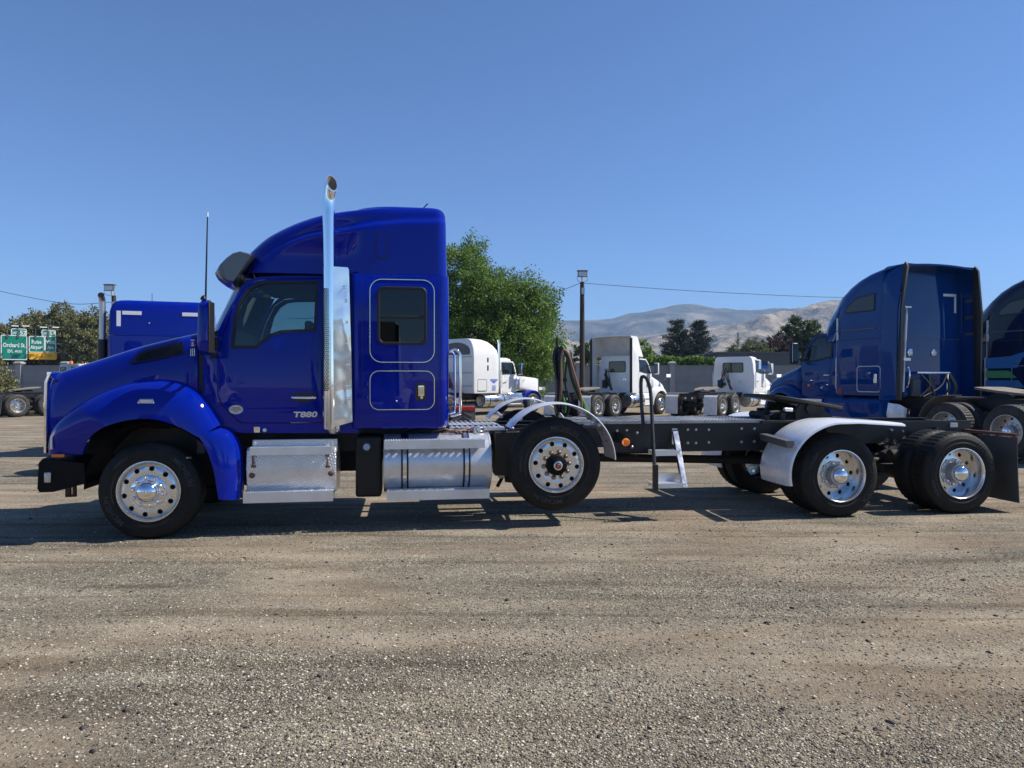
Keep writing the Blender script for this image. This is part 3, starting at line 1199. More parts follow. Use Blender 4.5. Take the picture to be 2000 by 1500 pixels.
MB().panel(i, (), lambda x, z: VS - .004, .003, 0).build('window_pane', M['glass_dark'], wfo, 0)
hx, hz = L(822, 765, VS)
MB().panel(rrect(hx - .058, hx + .058, hz - .098, hz + .098, .028), (), lambda x, z: VS - .010, .014, 0).build('latch_plate', M['black_gloss'], T, 40)
lt = MB()
lt.panel(rrect(hx - .028, hx + .036, hz - .05, hz + .068, .012), (), lambda x, z: VS - .022 - .006 * math.sin((z - hz) * 30), .012, .02)
lt.lathe([(0, -.03), (.014, -.03), (.016, -.01)], 14, (hx + .008, VS, hz - .065))
lt.build('latch', M['chrome'], T, 40)
rv_ = MB()
def rivet(px, py):
    x, z = L(px, py, VS)
    rv_.lathe([(0, -.004), (.006, -.003), (.008, 0)], 6, (x, VS - .0005, z))
for k in range(9):
    rivet(724 + k * 14.5, 541)
    rivet(716 + k * 15, 822)
    rivet(724 + k * 15, 716)
for k in range(17):
    rivet(856, 556 + k * 15.5)
    rivet(712, 600 + k * 13)
rv_.build('rivet', M['blue'], T, 0).__setitem__('kind', 'stuff')
sm = MB()
for px in (708, 858):
    a, b = L(px, 833, VS), L(px, 540, VS)
    sm.box(a[0] - .0025, a[0] + .0025, VS - .0012, VS + .01, a[1], b[1])
a, b = L(708, 827, VS), L(858, 827, VS)
sm.box(a[0], b[0], VS - .0012, VS + .01, a[1] - .0025, a[1] + .0025)
build_each(sm, 'panel_seam', M['seal'], T, 0)

# --- mirror with aerial
VM = -1.42
mx0, mz0 = L(379, 692, VM)
mx1, mz1 = L(413, 584, VM)
mm = MB()
rs = []
xs0, xs1 = mx0, mx1 - .042
for k, z in enumerate(np.linspace(mz0, mz1, 13)):
    e = abs(2 * (k / 12) - 1)
    q = math.sqrt(max(0, 1 - e ** 6)) * .9 + .1
    xm_ = mx0 + .025 * (z - mz0)
    rs.append([(x, y, z) for x, y in [(xs1, VM + .13 - .09 * q - .01), (xs1 - .02, VM + .13 - .10 * q), ((xs1 + xm_) / 2, VM + .13 - .10 * q), (xm_ + .01 + .03 * (1 - q), VM + .13 - .07 * q),
                                      (xm_ + .03 * (1 - q), VM + .13), (xm_ + .01 + .03 * (1 - q), VM + .13 + .07 * q), ((xs1 + xm_) / 2, VM + .13 + .10 * q), (xs1, VM + .13 + .10 * q)]])
mm.rings(rs)
mi = mm.build('mirror', M['blue'], T, 55)
mg = MB()
mg.rings([[(x, VM + .13 + (y - VM - .13) * q, z) for x, y, z in [(xx, yy, zz) for zz in (0,) for xx, yy in ()]] or
          [(x, VM + .13 + s * .098 * q, zz) for s, zz in ((-1, mz0 + .015 + (1 - q) * .02), (1, mz0 + .015 + (1 - q) * .02), (1, mz1 - .015 - (1 - q) * .02), (-1, mz1 - .015 - (1 - q) * .02))] for x, q in ((xs1 + .0005, 1), (xs1 + .012, .98), (xs1 + .020, .92))])
mg.build('mirror_back', M['seal'], mi, 30, bevel=.012)
arm = MB()
for py in (656, 686):
    a = L(404, py, -1.25)
    c = L(418, py + 2, VD)
    arm.tube([(a[0], VM + .2, a[1]), (a[0] + .05, -1.16, a[1]), (c[0] + .03, VD, c[1])], .02, 10)
arm.build('mirror_arm', M['chrome'], mi, 60)
ba = MB()
q = Ls([(412, 652), (426, 650), (426, 696), (412, 700)], VD)
ba.prism(q, VD - .03, VD + .02)
ba.build('mirror_bracket', M['black_plastic'], T, bevel=.006)
an = MB()
a0, a1 = L(402, 584, VM + .13), L(406, 424, VM + .13)
an.tube([(a0[0], VM + .13, a0[1]), (a1[0], VM + .13, a1[1])], [.010, .006], 8)
an.lathe([(0, 0), (.03, 0), (.03, .02), (.015, .04), (0, .05)], 14, (a0[0] - .02, VM + .13, a0[1] - .01), axis='z')
ant = an.build('aerial', M['black_plastic'], T, 50)
MB().tube([(a1[0], VM + .13, a1[1]), (a1[0] + .001, VM + .13, a1[1] + .045)], .009, 8).build('aerial_tip', M['tape'], ant)
# far side mirror, seen through the cab
fm = MB()
fm.box(mx0 + .1, mx0 + .22, 1.14, 1.38, 1.92, 2.45)
fm.build('mirror', M['blue'], T, bevel=.03)

# --- exhaust: stack, perforated guard, chrome shield
ES = -1.09
xs, zs0 = L(643.5, 545, ES)
er = .064
ctl = [(L(644, 838, ES), 0), (L(643.5, 700, ES), 0), (L(643, 520, ES), 0), (L(642.5, 430, ES), 0), (L(642.3, 404, ES), 0), (L(643.5, 388, ES), -.006), (L(646, 374, ES), -.022), (L(650, 360, ES), -.048), (L(655, 346, ES), -.08)]
cpts = spline([(p[0], ES + dy, p[1]) for p, dy in ctl], 6)
st_ = MB()
n = 28
rows = []
up = Vector((0, 1, 0))
cut_n = Vector((.60, -.74, .28)).normalized()
for i, p in enumerate(cpts):
    t = (cpts[min(i + 1, len(cpts) - 1)] - cpts[max(i - 1, 0)]).normalized()
    u = (up - t * up.dot(t)).normalized()
    s = t.cross(u)
    rows.append([p + (u * math.cos(2 * math.pi * k / n) + s * math.sin(2 * math.pi * k / n)) * er for k in range(n)])
# oblique mouth: everything beyond the cutting plane slides back onto it
tl_ = (cpts[-1] - cpts[-2]).normalized()
cut_c = cpts[-1] - tl_ * .09
def on_cut(q):
    d = (q - cut_c).dot(cut_n)
    return q - tl_ * (d / tl_.dot(cut_n)) if d > 0 else q
rows = [[on_cut(q) for q in r] for r in rows]
end_ = rows[-1]
rows[-1] = mouth = [q - tl_ * ((q - cut_c).dot(cut_n) / tl_.dot(cut_n)) for q in end_]
mc = sum(mouth, Vector((0, 0, 0))) / len(mouth)
inner = [[mc + (q - mc) * .93 for q in mouth]]
deep = [mc + (q - mc) * .86 - tl_ * .10 for q in inner[0]]
st_.rings([[tuple(q) for q in r] for r in rows + inner], cap0=True, cap1=False)
stack = st_.build('exhaust_stack', M['chrome'], T, 60)
so = MB().rings([[tuple(q - tl_ * .003) for q in inner[0]], [tuple(q) for q in deep]], cap0=False, cap1=True)
so.build('stack_bore', M['dusty_plate'], stack, 60)
eb = MB()
c = L(651, 838, ES)
eb.lathe([(0, -.055), (.04, -.052), (.066, -.02), (.068, 0), (.068, .3)], 24, (c[0], ES + .06, c[1]), axis='z')
eb.build('muffler_pipe', M['rim_dull'], T, 60)
# perforated half tube in front of the stack
gx0, gx1 = L(629.5, 600, ES)[0], L(646, 600, ES)[0]
gz0, gz1 = L(637, 837, ES)[1], L(637, 522, ES)[1]
gm = MB()
gc, gw = (gx0 + gx1) / 2 + .012, (gx1 - gx0) / 2 + .012
gpts = [(gc + gw * math.cos(a), ES + .02 - .085 * math.sin(a)) for a in np.linspace(math.pi * 1.0, .12, 15)]
gm.rings([[(x, y, z) for x, y in gpts] for z in np.linspace(gz0, gz1, 12)], closed=False, cap0=False, cap1=False)
guard = gm.build('stack_guard', M['chrome'], T, 60)
hm = MB()
row = 0
z_h0, z_h1 = L(637, 762, ES)[1], L(637, 566, ES)[1]
z = z_h0
while z < z_h1:
    for c_ in range(6):
        a = math.pi * (.90 - .13 * c_ - (.065 if row % 2 else 0))
        x = gc + (gw + .0015) * math.cos(a)
        y = ES + .02 - .0865 * math.sin(a)
        nrm = Vector((math.cos(a) / gw, -math.sin(a) / .085, 0)).normalized()
        tx = Vector((-nrm.y, nrm.x, 0))
        ring_ = [Vector((x, y, z)) + nrm * .002 + tx * .0105 * math.cos(b) + Vector((0, 0, .0105)) * math.sin(b) for b in np.linspace(0, 2 * math.pi, 9)[:-1]]
        hm.add(ring_, [tuple(range(8))])
    z += .0215
    row += 1
hm.build('perforation', M['seal'], guard, 0, recalc=False).__setitem__('kind', 'stuff')
# flat chrome heat shield
sp0, sp1 = L(646, 838, VS), L(687.5, 522, VS - .06)
shp = [L(645, 836, -1.11), L(688, 824, -1.11), L(686, 700, -1.11), L(681.5, 526, -1.11), L(679, 522, -1.11), L(644, 521, -1.11)]
MB().panel(shp, (), lambda x, z: -1.140 + .20 * (x - shp[0][0]) + .010 * math.sin(z * 5.0) * smooth(shp[0][0], shp[1][0], x), .006, .05).build('heat_shield', M['chrome_wavy'], T, 60)
sb = MB()
for px, py in ((672, 561), (676, 587), (677, 629), (676, 671), (680, 712), (680, 754), (681, 779), (650, 754)):
    x, z = L(px, py, -1.12)
    sb.lathe([(0, -.014), (.008, -.013), (.010, -.004), (.018, -.003), (.019, 0)], 12, (x, -1.142 + .20 * (x - shp[0][0]), z))
build_each(sb, 'shield_bolt', M['chrome'], T, 40)
bracket = MB()
for py in (560, 690, 810):
    x, z = L(660, py, -1.1)
    bracket.box(x - .03, x + .03, -1.09, -.95, z - .02, z + .02)
build_each(bracket, 'stack_bracket', M['black_metal'], T)

# --- steps and tool box below the door
VX = -1.05
tb = MB()
bx0, bx1 = L(484, 900, VX)[0], L(654, 900, VX)[0]
zt, zm, zl, zb = L(560, 879, VX)[1], L(560, 912, VX)[1], L(560, 930, VX)[1], L(560, 964, VX)[1]
tb.prism([(bx0 - .01, 0), (bx0, 0), (bx0, 1), (bx0 - .01, 1)], 0, .001) if False else None
rs = []
for x in (bx0 - .012, bx0, bx1, bx1 + .012):
    rs.append([(x, VX + .05, zb), (x, VX + .005, zb + .01), (x, VX - .035, zl), (x, VX - .045, zm), (x, VX - .02, zt), (x, VX + .02, zt + .03), (x, -.55, zt + .03), (x, -.55, zb)])
tb.rings(rs)
tool = tb.build('tool_box', M['tread_plate'], T, 30, bevel=.008)
ub_ = MB()
a0, a1 = L(493, 876, -1.02), L(659, 857, -1.02)
ub_.prism([(a0[0], a0[1] - .05), (a1[0], a0[1] - .05), (a1[0], a1[1]), (a0[0], a1[1])], -1.03, -.97)
ub_.build('kick_plate', M['tread_plate'], T, 30, bevel=.006)
def tread_step(name, px0, px1, py_top, py_bot, v, depth, holes=True):
    """A grip-strut step: folded lip with a perforated, ribbed top."""
    a, b = L(px0, py_top, v), L(px1, py_bot, v)
    x0, x1, zt_, zb_ = a[0], b[0], a[1], b[1]
    m = MB()
    m.box(x0, x1, v, v + .008, zb_, zt_)
    m.box(x0, x1, v + depth - .008, v + depth, zb_, zt_)
    nx = max(3, int((x1 - x0) / .075))
    sh = MB()
    # top sheet with real holes, so that light falls through
    hs = []
    for i in range(nx):
        for j in range(max(1, int(depth / .05))):
            cx_ = x0 + (i + .5 + (.0 if j % 2 else .25) - .12) * (x1 - x0) / nx
            cy_ = v + .025 + (j + .5) * (depth - .05) / max(1, int(depth / .05))
            hs.append([(cx_ + .023 * math.cos(q), cy_ + .012 * math.sin(q)) for q in np.linspace(0, 2 * math.pi, 9)[:-1]])
    sh.panel([(x0, v + .004), (x1, v + .004), (x1, v + depth - .004), (x0, v + depth - .004)], hs if holes else (), lambda x, z: 0, .004, 0)
    m.add([(x, z, zt_ - .004 + y) for x, y, z in sh.v], sh.f)
    for i in range(int((x1 - x0) / .028)):
        xx = x0 + (i + .5) * .028
        m.lathe([(0, .009), (.005, .007), (.007, 0)], 5, (xx, v + .012, zt_), axis='z')
        m.lathe([(0, .009), (.005, .007), (.007, 0)], 5, (xx, v + depth * .5, zt_), axis='z')
    return m.build(name, M['alu_soft'], T, 30)
tread_step('step', 487, 648, 874.5, 887.5, VX - .12, .16)
tread_step('step', 474, 650, 962.5, 979, VX - .14, .22)
for px in (494, 639):
    hn = MB()
    x, z = L(px, 889, VX - .045)
    x2, z2 = L(px + 1, 911, VX - .05)
    hn.box(x - .022, x + .022, VX - .055, VX - .03, z - .012, z + .012)
    hn.box(x2 - .022, x2 + .022, VX - .07, VX - .04, z2 - .012, z2 + .012)
    hn.box(x - .007, x + .007, VX - .072, VX - .05, z2, z)
    hn.build('hinge', M['rust'], T, 30)
for px, py in ((492, 929), (646, 925)):
    x, z = L(px, py, VX - .04)
    kn = MB()
    kn.lathe([(0, -.02), (.018, -.018), (.022, -.008), (.03, -.004), (.03, 0)], 14, (x, VX - .04, z))
    kn.box(x - .03, x + .03, VX - .062, VX - .052, z - .006, z + .006)
    kn.build('box_latch', M['rust'], T, 30)
for px, py in ((499, 866), (652, 865)):
    x, z = L(px, py, -1.03)
    MB().lathe([(0, -.016), (.020, -.014), (.024, 0)], 16, (x, -1.03, z)).build('box_latch', M['chrome'], T, 30)

# --- black fluid tank with filler cap
a, b = L(694, 972, -1.0), L(745, 852, -1.0)
MB().box(a[0], b[0], -1.0, -.50, a[1], b[1]).build('fluid_tank', M['black_plastic'], T, 30, bevel=.03)
x, z = L(716, 873, -1.02)
MB().lathe([(0, -.035), (.034, -.033), (.038, -.028), (.038, 0)], 20, (x, -1.002, z)).build('filler_cap', mat('filler_cap_blue', (.30, .42, .52), .35), T, 40)
MB().lathe([(.04, -.012), (.062, -.01), (.066, 0)], 20, (x, -1.0, z)).build('filler_collar', M['seal'], T, 40)

# --- fuel tank
TR = .325
tx0, tx1 = L(748, 905, -1.1)[0], L(962, 905, -1.1)[0]
tz = .695
ty = -1.08 + TR
tk = MB()
prof = [(0, tx0 + .004), (TR - .10, tx0 + .004), (TR - .03, tx0 - .0), (TR - .006, tx0 + .002), (TR + .004, tx0 + .008), (TR + .004, tx0 + .022), (TR, tx0 + .026), (TR, tx1 - .026), (TR + .004, tx1 - .022), (TR + .004, tx1 - .008), (TR - .006, tx1 - .002), (TR - .03, tx1), (TR - .10, tx1 - .004), (0, tx1 - .004)]
tk.lathe(prof, 72, (0, ty, tz), axis='x')
tank = tk.build('fuel_tank', M['alu_soft'], T, 40)
for px in (790.5, 912):
    x = L(px, 905, -1.08)[0]
    sd_ = MB()
    sd_.lathe([(TR + .002, x - .032), (TR + .007, x - .032), (TR + .007, x + .032), (TR + .002, x + .032)], 72, (0, ty, tz), axis='x')
    sd_.box(x - .032, x + .032, ty, -.44, tz - TR - .03, tz - TR + .02)
    sd_.build('tank_strap', M['alu'], tank, 30)
    for dx in (-.030, .030):
        MB().lathe([(TR + .003, x + dx - .010), (TR + .010, x + dx - .009), (TR + .010, x + dx + .009), (TR + .003, x + dx + .010)], 72, (0, ty, tz), axis='x').build('strap_rubber', M['seal'], tank, 30)
    MB().box(x - .012, x + .012, -1.115, -1.085, tz - .03, tz + .03).build('strap_bolt', M['alu'], tank, 30)
x = L(934, 848, ty)[0]
MB().lathe([(.09, -.02), (.088, .03), (.078, .034), (.076, .07), (.07, .076), (0, .076)], 24, (x, ty + .05, tz + TR - .01), axis='z').build('tank_cap', M['alu'], tank, 30)
tread_step('step', 750, 947, 861, 875, -1.165, .24)
tread_step('step', 755, 956, 960, 973.5, -1.17, .22)
sbk = MB()
for px in (765, 850, 940):
    x, z = L(px, 966, -1.15)
    sbk.box(x - .02, x + .02, -1.13, -.45, z - .02, z + .005)
    x, z = L(px, 866, -1.15)
    sbk.box(x - .012, x + .012, -1.13, -.95, z - .035, z)
build_each(sbk, 'step_bracket', M['black_metal'], T, 30)

# --- deck behind the cab (single plates), handrail, hoses
def deck(px0, px1, py, v0, v1, zt_=None, ribs=False, lip=.035):
    a, b = L(px0, py, v0), L(px1, py, v0)
    z = a[1] if zt_ is None else zt_
    m = MB()
    x0, x1 = a[0] + .004, b[0] - .004
    m.box(x0, x1, v0, v1, z - .006, z)
    m.box(x0, x1, v0, v0 + .006, z - lip, z - .006)
    m.box(x0, x1, v1 - .006, v1, z - lip, z - .006)
    k = 0
    if ribs:
        while x0 + .03 + k * .062 < x1:
            xx = x0 + .03 + k * .062
            for q in range(4):
                y0 = v0 + .03 + q * (v1 - v0 - .03) / 4
                m.box(xx - .014, xx + .014, y0, y0 + (v1 - v0) / 4 - .06, z, z + .012)
            k += 1
    else:
        nx = int((x1 - x0) / .085)
        ny = int((v1 - v0) / .085)
        for i in range(nx):
            for j in range(ny):
                xx, yy = x0 + (i + .5) * (x1 - x0) / nx, v0 + (j + .5) * (v1 - v0) / ny
                m.box(xx - .028, xx + .028, yy - .006, yy + .006, z, z + .005)
    return m.build('deck_plate', M['deck'] if not ribs else M['alu_soft'], T, 30)
zd = L(930, 835, -.62)[1]
deck(878, 931, 835, -.62, .62, zd, True)
deck(931, 987, 835, -.62, .62, zd, True)
dk = MB()
a, b = L(872, 842, -.60), L(1010, 842, -.60)
dk.box(a[0], b[0], -.60, .60, zd - .075, zd - .04)
dk.build('deck_support', M['black_metal'], T)
zd2 = 1.125
for p0_, p1_ in ((1120, 1185), (1185, 1262), (1262, 1330), (1330, 1377), (1377, 1494)):
    deck(p0_, p1_, 826, -.50, .50, zd2)
hr = MB()
a, b = L(884, 686, -1.0), L(884, 812, -1.0)
hp = [(a[0] - .03, -.98, a[1]), (a[0] + .02, -1.0, a[1] + .02), (a[0] + .075, -1.0, a[1] - .02), (a[0] + .085, -1.0, a[1] - .12), (b[0] + .085, -1.0, b[1] + .08), (b[0] + .06, -1.0, b[1] + .02), (b[0] - .02, -.98, b[1])]
hr.tube(spline(hp, 5), .017, 10)
hr.build('grab_rail', M['chrome'], T, 60)
hr = MB()
hp2 = [(x - .03, y + .45, z) for x, y, z in hp]
hr.tube(spline(hp2, 5), .015, 10)
hr.build('grab_rail', M['chrome'], T, 60)

# pogo stick and coiled air lines
px_, pz_ = L(1088, 660, -.25)
pb_ = L(1088, 800, -.25)
ps = MB()
ps.tube([(pb_[0], -.25, zd - .1), (px_, -.25, pz_)], .018, 10)
ps.box(px_ - .02, px_ + .02, -.28, -.22, pz_ - .40, pz_ - .28)
ps.build('hose_mast', M['black_metal'], T, 40)
def hose(pts, r, mt):
    q = []
    for px, py, v in pts:
        x, z = L(px, py, v)
        q.append((x, v, z))
    MB().tube(spline(q, 7), r, 8).build('air_hose', M[mt], T, 60)
hose([(1102, 800, -.28), (1092, 760, -.30), (1084, 715, -.30), (1083, 690, -.30), (1090, 679, -.30), (1097, 690, -.32), (1094, 730, -.32), (1090, 775, -.30), (1092, 805, -.28)], .021, 'hose_black')
hose([(1098, 806, -.30), (1094, 770, -.34), (1095, 720, -.34), (1093, 690, -.34), (1098, 678, -.34), (1108, 700, -.36), (1116, 735, -.36), (1128, 768, -.30), (1142, 800, -.2), (1150, 820, -.1)], .018, 'hose_black')
hose([(1095, 806, -.22), (1098, 770, -.26), (1100, 725, -.26), (1102, 695, -.26), (1108, 690, -.26), (1112, 715, -.28), (1117, 745, -.28), (1130, 775, -.24), (1150, 812, -.1)], .015, 'hose_green')
hose([(1103, 806, -.24), (1104, 790, -.28), (1094, 755, -.28), (1093, 715, -.28), (1094, 685, -.28), (1101, 672, -.28), (1111, 695, -.30), (1122, 733, -.30), (1130, 762, -.26), (1148, 803, -.12)], .013, 'hose_green')
hose([(1090, 806, -.26), (1096, 760, -.38), (1096, 705, -.38), (1100, 684, -.38), (1110, 692, -.38), (1120, 725, -.38), (1131, 762, -.34), (1136, 790, -.26), (1130, 812, -.2)], .016, 'hose_brown')
hose([(1109, 806, -.20), (1112, 785, -.22), (1104, 750, -.22), (1106, 715, -.22), (1110, 690, -.22), (1118, 705, -.22), (1127, 745, -.22), (1140, 792, -.14), (1156, 815, -.05)], .014, 'hose_black')
hose([(1086, 806, -.28), (1084, 790, -.30), (1087, 770, -.30), (1086, 740, -.30)], .016, 'hose_brown')
cb = MB()
for px, py in ((1096, 742), (1098, 766)):
    x, z = L(px, py, -.3)
    cb.box(x - .05, x + .06, -.36, -.22, z - .02, z + .02)
build_each(cb, 'hose_clamp', M['black_plastic'], T)
wr = MB()
rw = random.Random(5)
for k in range(12):
    a = (rw.uniform(840, 905), rw.uniform(840, 850))
    p_ = [L(a[0], a[1], -.7), L(a[0] + rw.uniform(10, 30), a[1] + rw.uniform(-6, 6), -.75), L(a[0] + rw.uniform(20, 60), a[1] + rw.uniform(-4, 4), -.6)]
    wr.tube(spline([(q[0], -.7 - rw.random() * .15, q[1]) for q in p_], 4), .008, 6)
build_each(wr, 'air_line', M['hose_brown'], T, 60)

# wiring, lines and small fittings along the frame
rw = random.Random(9)
lines = MB()
for k in range(5):
    z0 = .86 + k * .045
    pts = [(2.6 + i * .17, -.48 - .012 * rw.random(), z0 + rw.uniform(-.02, .02)) for i in range(10)]
    lines.tube(spline(pts, 3), .009, 5)
build_each(lines, 'frame_line', M['hose_black'], T, 60)
fit = MB()
for px, py in ((1004, 850), (893, 868), (968, 846), (979, 858), (984, 905), (974, 925), (1002, 838), (990, 842), (965, 880), (980, 884), (1196, 872), (1236, 874), (1246, 846), (1180, 866)):
    x, z = L(px, py, -.52)
    fit.lathe([(0, -.02), (.010, -.018), (.014, -.006), (.02, 0)], 8, (x, -.49, z))
build_each(fit, 'frame_bolt', M['rim_dull'], T, 30)
x, z = L(978, 925, -.62)
MB().panel(rrect(x - .04, x + .045, z - .055, z + .055, .03), [circle(x + .01, z + .01, .016, 12)], lambda a, b: -.62, .012, 0).build('mount_plate', M['rim_dull'], T, 30)
MB().tube([(x + .02, -.60, z - .05), (x - .03, -.55, z - .16)], .022, 8).build('damper', M['chassis'], T, 40)
cd = MB()
for k in range(4):
    a = L(870 + k * 9, 838 + k * 2, -.75)
    cd.tube(spline([(a[0], -.72, a[1]), (a[0] + .07, -.80, a[1] - .03), (a[0] + .12, -.74, a[1] + .01), (a[0] + .18, -.66, a[1] - .04)], 4), .007, 5)
build_each(cd, 'connector_cable', M['hose_black'], T, 60)

# --- half-round fenders over the lift axle
def arc_fender(cx_, cz_, rad, a0, a1, y0, y1, th, name, mt):
    m = MB()
    rs = []
    for a in np.linspace(R(a0), R(a1), 34):
        ca, sa = math.cos(a), math.sin(a)
        q = [(y0, 0), (y0 + .02, .010), ((y0 + y1) / 2, .018), (y1 - .02, .010), (y1, 0), (y1, -th), ((y0 + y1) / 2, .018 - th), (y0, -th)]
        rs.append([(cx_ + (rad + o_) * ca, y, cz_ + (rad + o_) * sa) for y, o_ in q])
    m.rings(rs)
    return m.build(name, M[mt], T, 40)
M['fender_alu'] = worn('bright_aluminium_fender', (.78, .79, .80), (.84, .85, .85), 4, (.22, .34), .45)
cxf, czf = ax_lift + .02, z_lift + .02
arc_fender(cxf, czf, .655, 144, 2, VT - .01, VT + .42, .004, 'lift_axle_fender', 'fender_alu')
arc_fender(cxf, czf, .655, 144, 2, -VT - .42, -VT + .01, .004, 'lift_axle_fender', 'fender_alu')
fb = MB()
for s in (-1, 1):
    for a in (130, 40):
        p = (cxf + .64 * math.cos(R(a)), czf + .64 * math.sin(R(a)))
        fb.tube([(p[0], s * 1.15, p[1]), (p[0], s * .43, p[1] - .06)], .022, 8)
build_each(fb, 'fender_bracket', M['galv'], T, 40)
lb = MB()
a, b = L(1205, 848, -.45), L(1222, 862, -1.0)
lb.prism([(a[0] - .02, a[1] - .05), (b[0] + .03, b[1] - .05), (b[0] + .03, b[1] + .045), (a[0] - .02, a[1] + .03)], -1.02, -.45)
lb.build('lamp_bracket', M['black_metal'], T)
x, z = L(1223, 864, -1.03)
MB().lathe([(0, -.03), (.035, -.027), (.045, -.012), (.047, 0)], 20, (x, -1.022, z)).build('marker_lamp', M['orange'], T, 40)

# --- ladder and hoop handrail
ld = MB()
lv = -1.05
hoop = [(1281, 952, -1.06), (1275, 850, -.80), (1271, 770, -.62), (1264, 742, -.60), (1257, 735.5, -.60), (1252, 744, -.60), (1253, 790, -.62), (1257, 835, -.70)]
hq = []
for px, py, v in hoop:
    x, z = L(px, py, v)
    hq.append((x, v, z))
ld.tube(spline(hq, 8), .022, 10)
x, z = L(1281, 950, -1.06)
ld.box(x - .03, x + .02, -1.09, -1.03, z - .05, z + .25)
ld.build('hand_hoop', M['black_metal'], T, 50)
ls = MB()
p = [(1312, 838, -.46), (1323, 838, -.46), (1326, 888, -.62), (1334, 888, -.62), (1340, 950, -1.05)]
def P3(px, py, v):
    x, z = L(px, py, v)
    return Vector((x, v, z))
st1 = P3(1318, 838, -.46)
st2 = P3(1338, 951, -1.06)
ls.add([tuple(st1 + Vector((-.035, -.01, 0))), tuple(st1 + Vector((.035, -.01, 0))), tuple(st2 + Vector((.03, -.02, 0))), tuple(st2 + Vector((-.03, -.02, 0))),
        tuple(st1 + Vector((-.035, .03, 0))), tuple(st1 + Vector((.035, .03, 0))), tuple(st2 + Vector((.03, .06, 0))), tuple(st2 + Vector((-.03, .06, 0)))],
       [(0, 1, 2, 3), (7, 6, 5, 4), (0, 4, 5, 1), (1, 5, 6, 2), (2, 6, 7, 3), (3, 7, 4, 0)])
x, z = L(1318, 852, -.465)
ls.box(x - .04, x + .03, -.475, -.455, z - .10, z + .10)
ls.build('ladder_stile', M['alu'], T, 30, bevel=.004)
tread_step('ladder_step', 1277, 1328, 881, 890, -.74, .2, False)
tread_step('ladder_step', 1279, 1340, 946, 953, -1.06, .22, False)
a, b = L(1278, 948, -.84), L(1336, 924, -.84)
MB().box(a[0], b[0], -.845, -.835, a[1], b[1]).build('ladder_riser', M['alu_soft'], T)

# --- rear fenders, step bar, fifth wheel, mud flaps
def rear_fender(sg):
    m = MB()
    rad = .70
    cx_, cz_ = ax_r1 + .02, .52
    prof = [(cx_ + rad * math.cos(R(a)), cz_ + rad * math.sin(R(a)) * .88) for a in np.linspace(192, 96, 24)]
    x_e = L(1766, 824, VT)[0]
    zf_ = prof[-1][1]
    prof += [(cx_ + .2, zf_ + .004), (x_e - .05, zf_ - .03), (x_e, zf_ - .035)]
    ys_ = [(VT - .03, -.018), (VT - .02, 0), (VT + .04, .016), (VT + .3, .02), (VT + .60, .016), (VT + .66, 0)]
    rs = []
    for i, (x, z) in enumerate(prof):
        j0, j1 = max(i - 1, 0), min(i + 1, len(prof) - 1)
        t = Vector((prof[j1][0] - prof[j0][0], prof[j1][1] - prof[j0][1])).normalized()
        nx_, nz_ = -t.y, t.x
        row = [(x + nx_ * o_, y, z + nz_ * o_) for y, o_ in ys_]
        row += [(x + nx_ * (o_ - .006), y, z + nz_ * (o_ - .006)) for y, o_ in reversed(ys_)]
        rs.append(row)
    m.rings(rs)
    if sg > 0:
        m.flip()
    return m.build('rear_fender', M['alu_soft'] if False else M['white_fender'], T, 40)
M['white_fender'] = worn('pale_poly_fender', (.74, .76, .79), (.82, .83, .84), 3, (.22, .34), .2)
rear_fender(-1)
rear_fender(1)
sbm = MB()
p1_ = P3(1490, 851, -.52)
p2_ = P3(1543, 866, -1.26)
for s in (1, -1):
    q1, q2 = Vector((p1_.x, p1_.y * s, p1_.z)), Vector((p2_.x, p2_.y * s, p2_.z))
    d = Vector((.05, 0, 0))
    sec = [Vector((-.05, 0, .03)), Vector((.05, 0, .03)), Vector((.06, 0, -.01)), Vector((.03, 0, -.055)), Vector((-.03, 0, -.055))]
    sbm.rings([[tuple(q + o_) for o_ in sec] for q in (q1, q2)])
build_each(sbm, 'fender_bar', M['grey_plastic'], T, 30)
# fifth wheel: tilted horseshoe plate on pedestals
fw = MB()
fcx = ax_r1 + .10
hs = [(-.52, -.42), (-.30, -.47), (.05, -.46), (.52, -.30), (.58, -.20), (.20, -.06), (.12, 0), (.20, .06), (.58, .20), (.52, .30), (.05, .46), (-.30, .47), (-.52, .42), (-.56, 0)]
tilt = R(9)
for z0_, z1_ in ((0, .045),):
    low = [(fcx + x * math.cos(tilt), y, 1.315 - x * math.sin(tilt) + z0_) for x, y in hs]
    hig = [(fcx + x * math.cos(tilt), y, 1.315 - x * math.sin(tilt) + z1_) for x, y in hs]
    fw.rings([low, hig])
fw.build('fifth_wheel', M['chassis'], T, 30, bevel=.008)
fp = MB()
for s in (-1, 1):
    fp.prism([(fcx - .35, 1.10), (fcx + .38, 1.10), (fcx + .12, 1.30), (fcx - .12, 1.32)], s * .36 - .02, s * .36 + .02)
    fp.tube([(fcx, s * .33, 1.26), (fcx, s * .42, 1.26)], .07, 14)
fp.box(fcx - .75, fcx + .8, -.55, .55, 1.09, 1.115)
fp.tube([(fcx - .62, -.5, 1.22), (fcx - .1, -.3, 1.24), (fcx + .3, -.1, 1.2)], .018, 8)
fp.tube([(fcx - .45, -.3, 1.16), (fcx - .45, .3, 1.16)], .05, 10)
rp = random.Random(2)
for k in range(16):
    x, y = fcx + rp.uniform(-.7, .1), rp.uniform(-.5, -.2)
    fp.box(x, x + rp.uniform(.02, .10), y, y + rp.uniform(.02, .06), 1.11, 1.12 + rp.uniform(.02, .12))
fp.build('fifth_wheel_mount', M['chassis'], T, 30)
fl = MB()
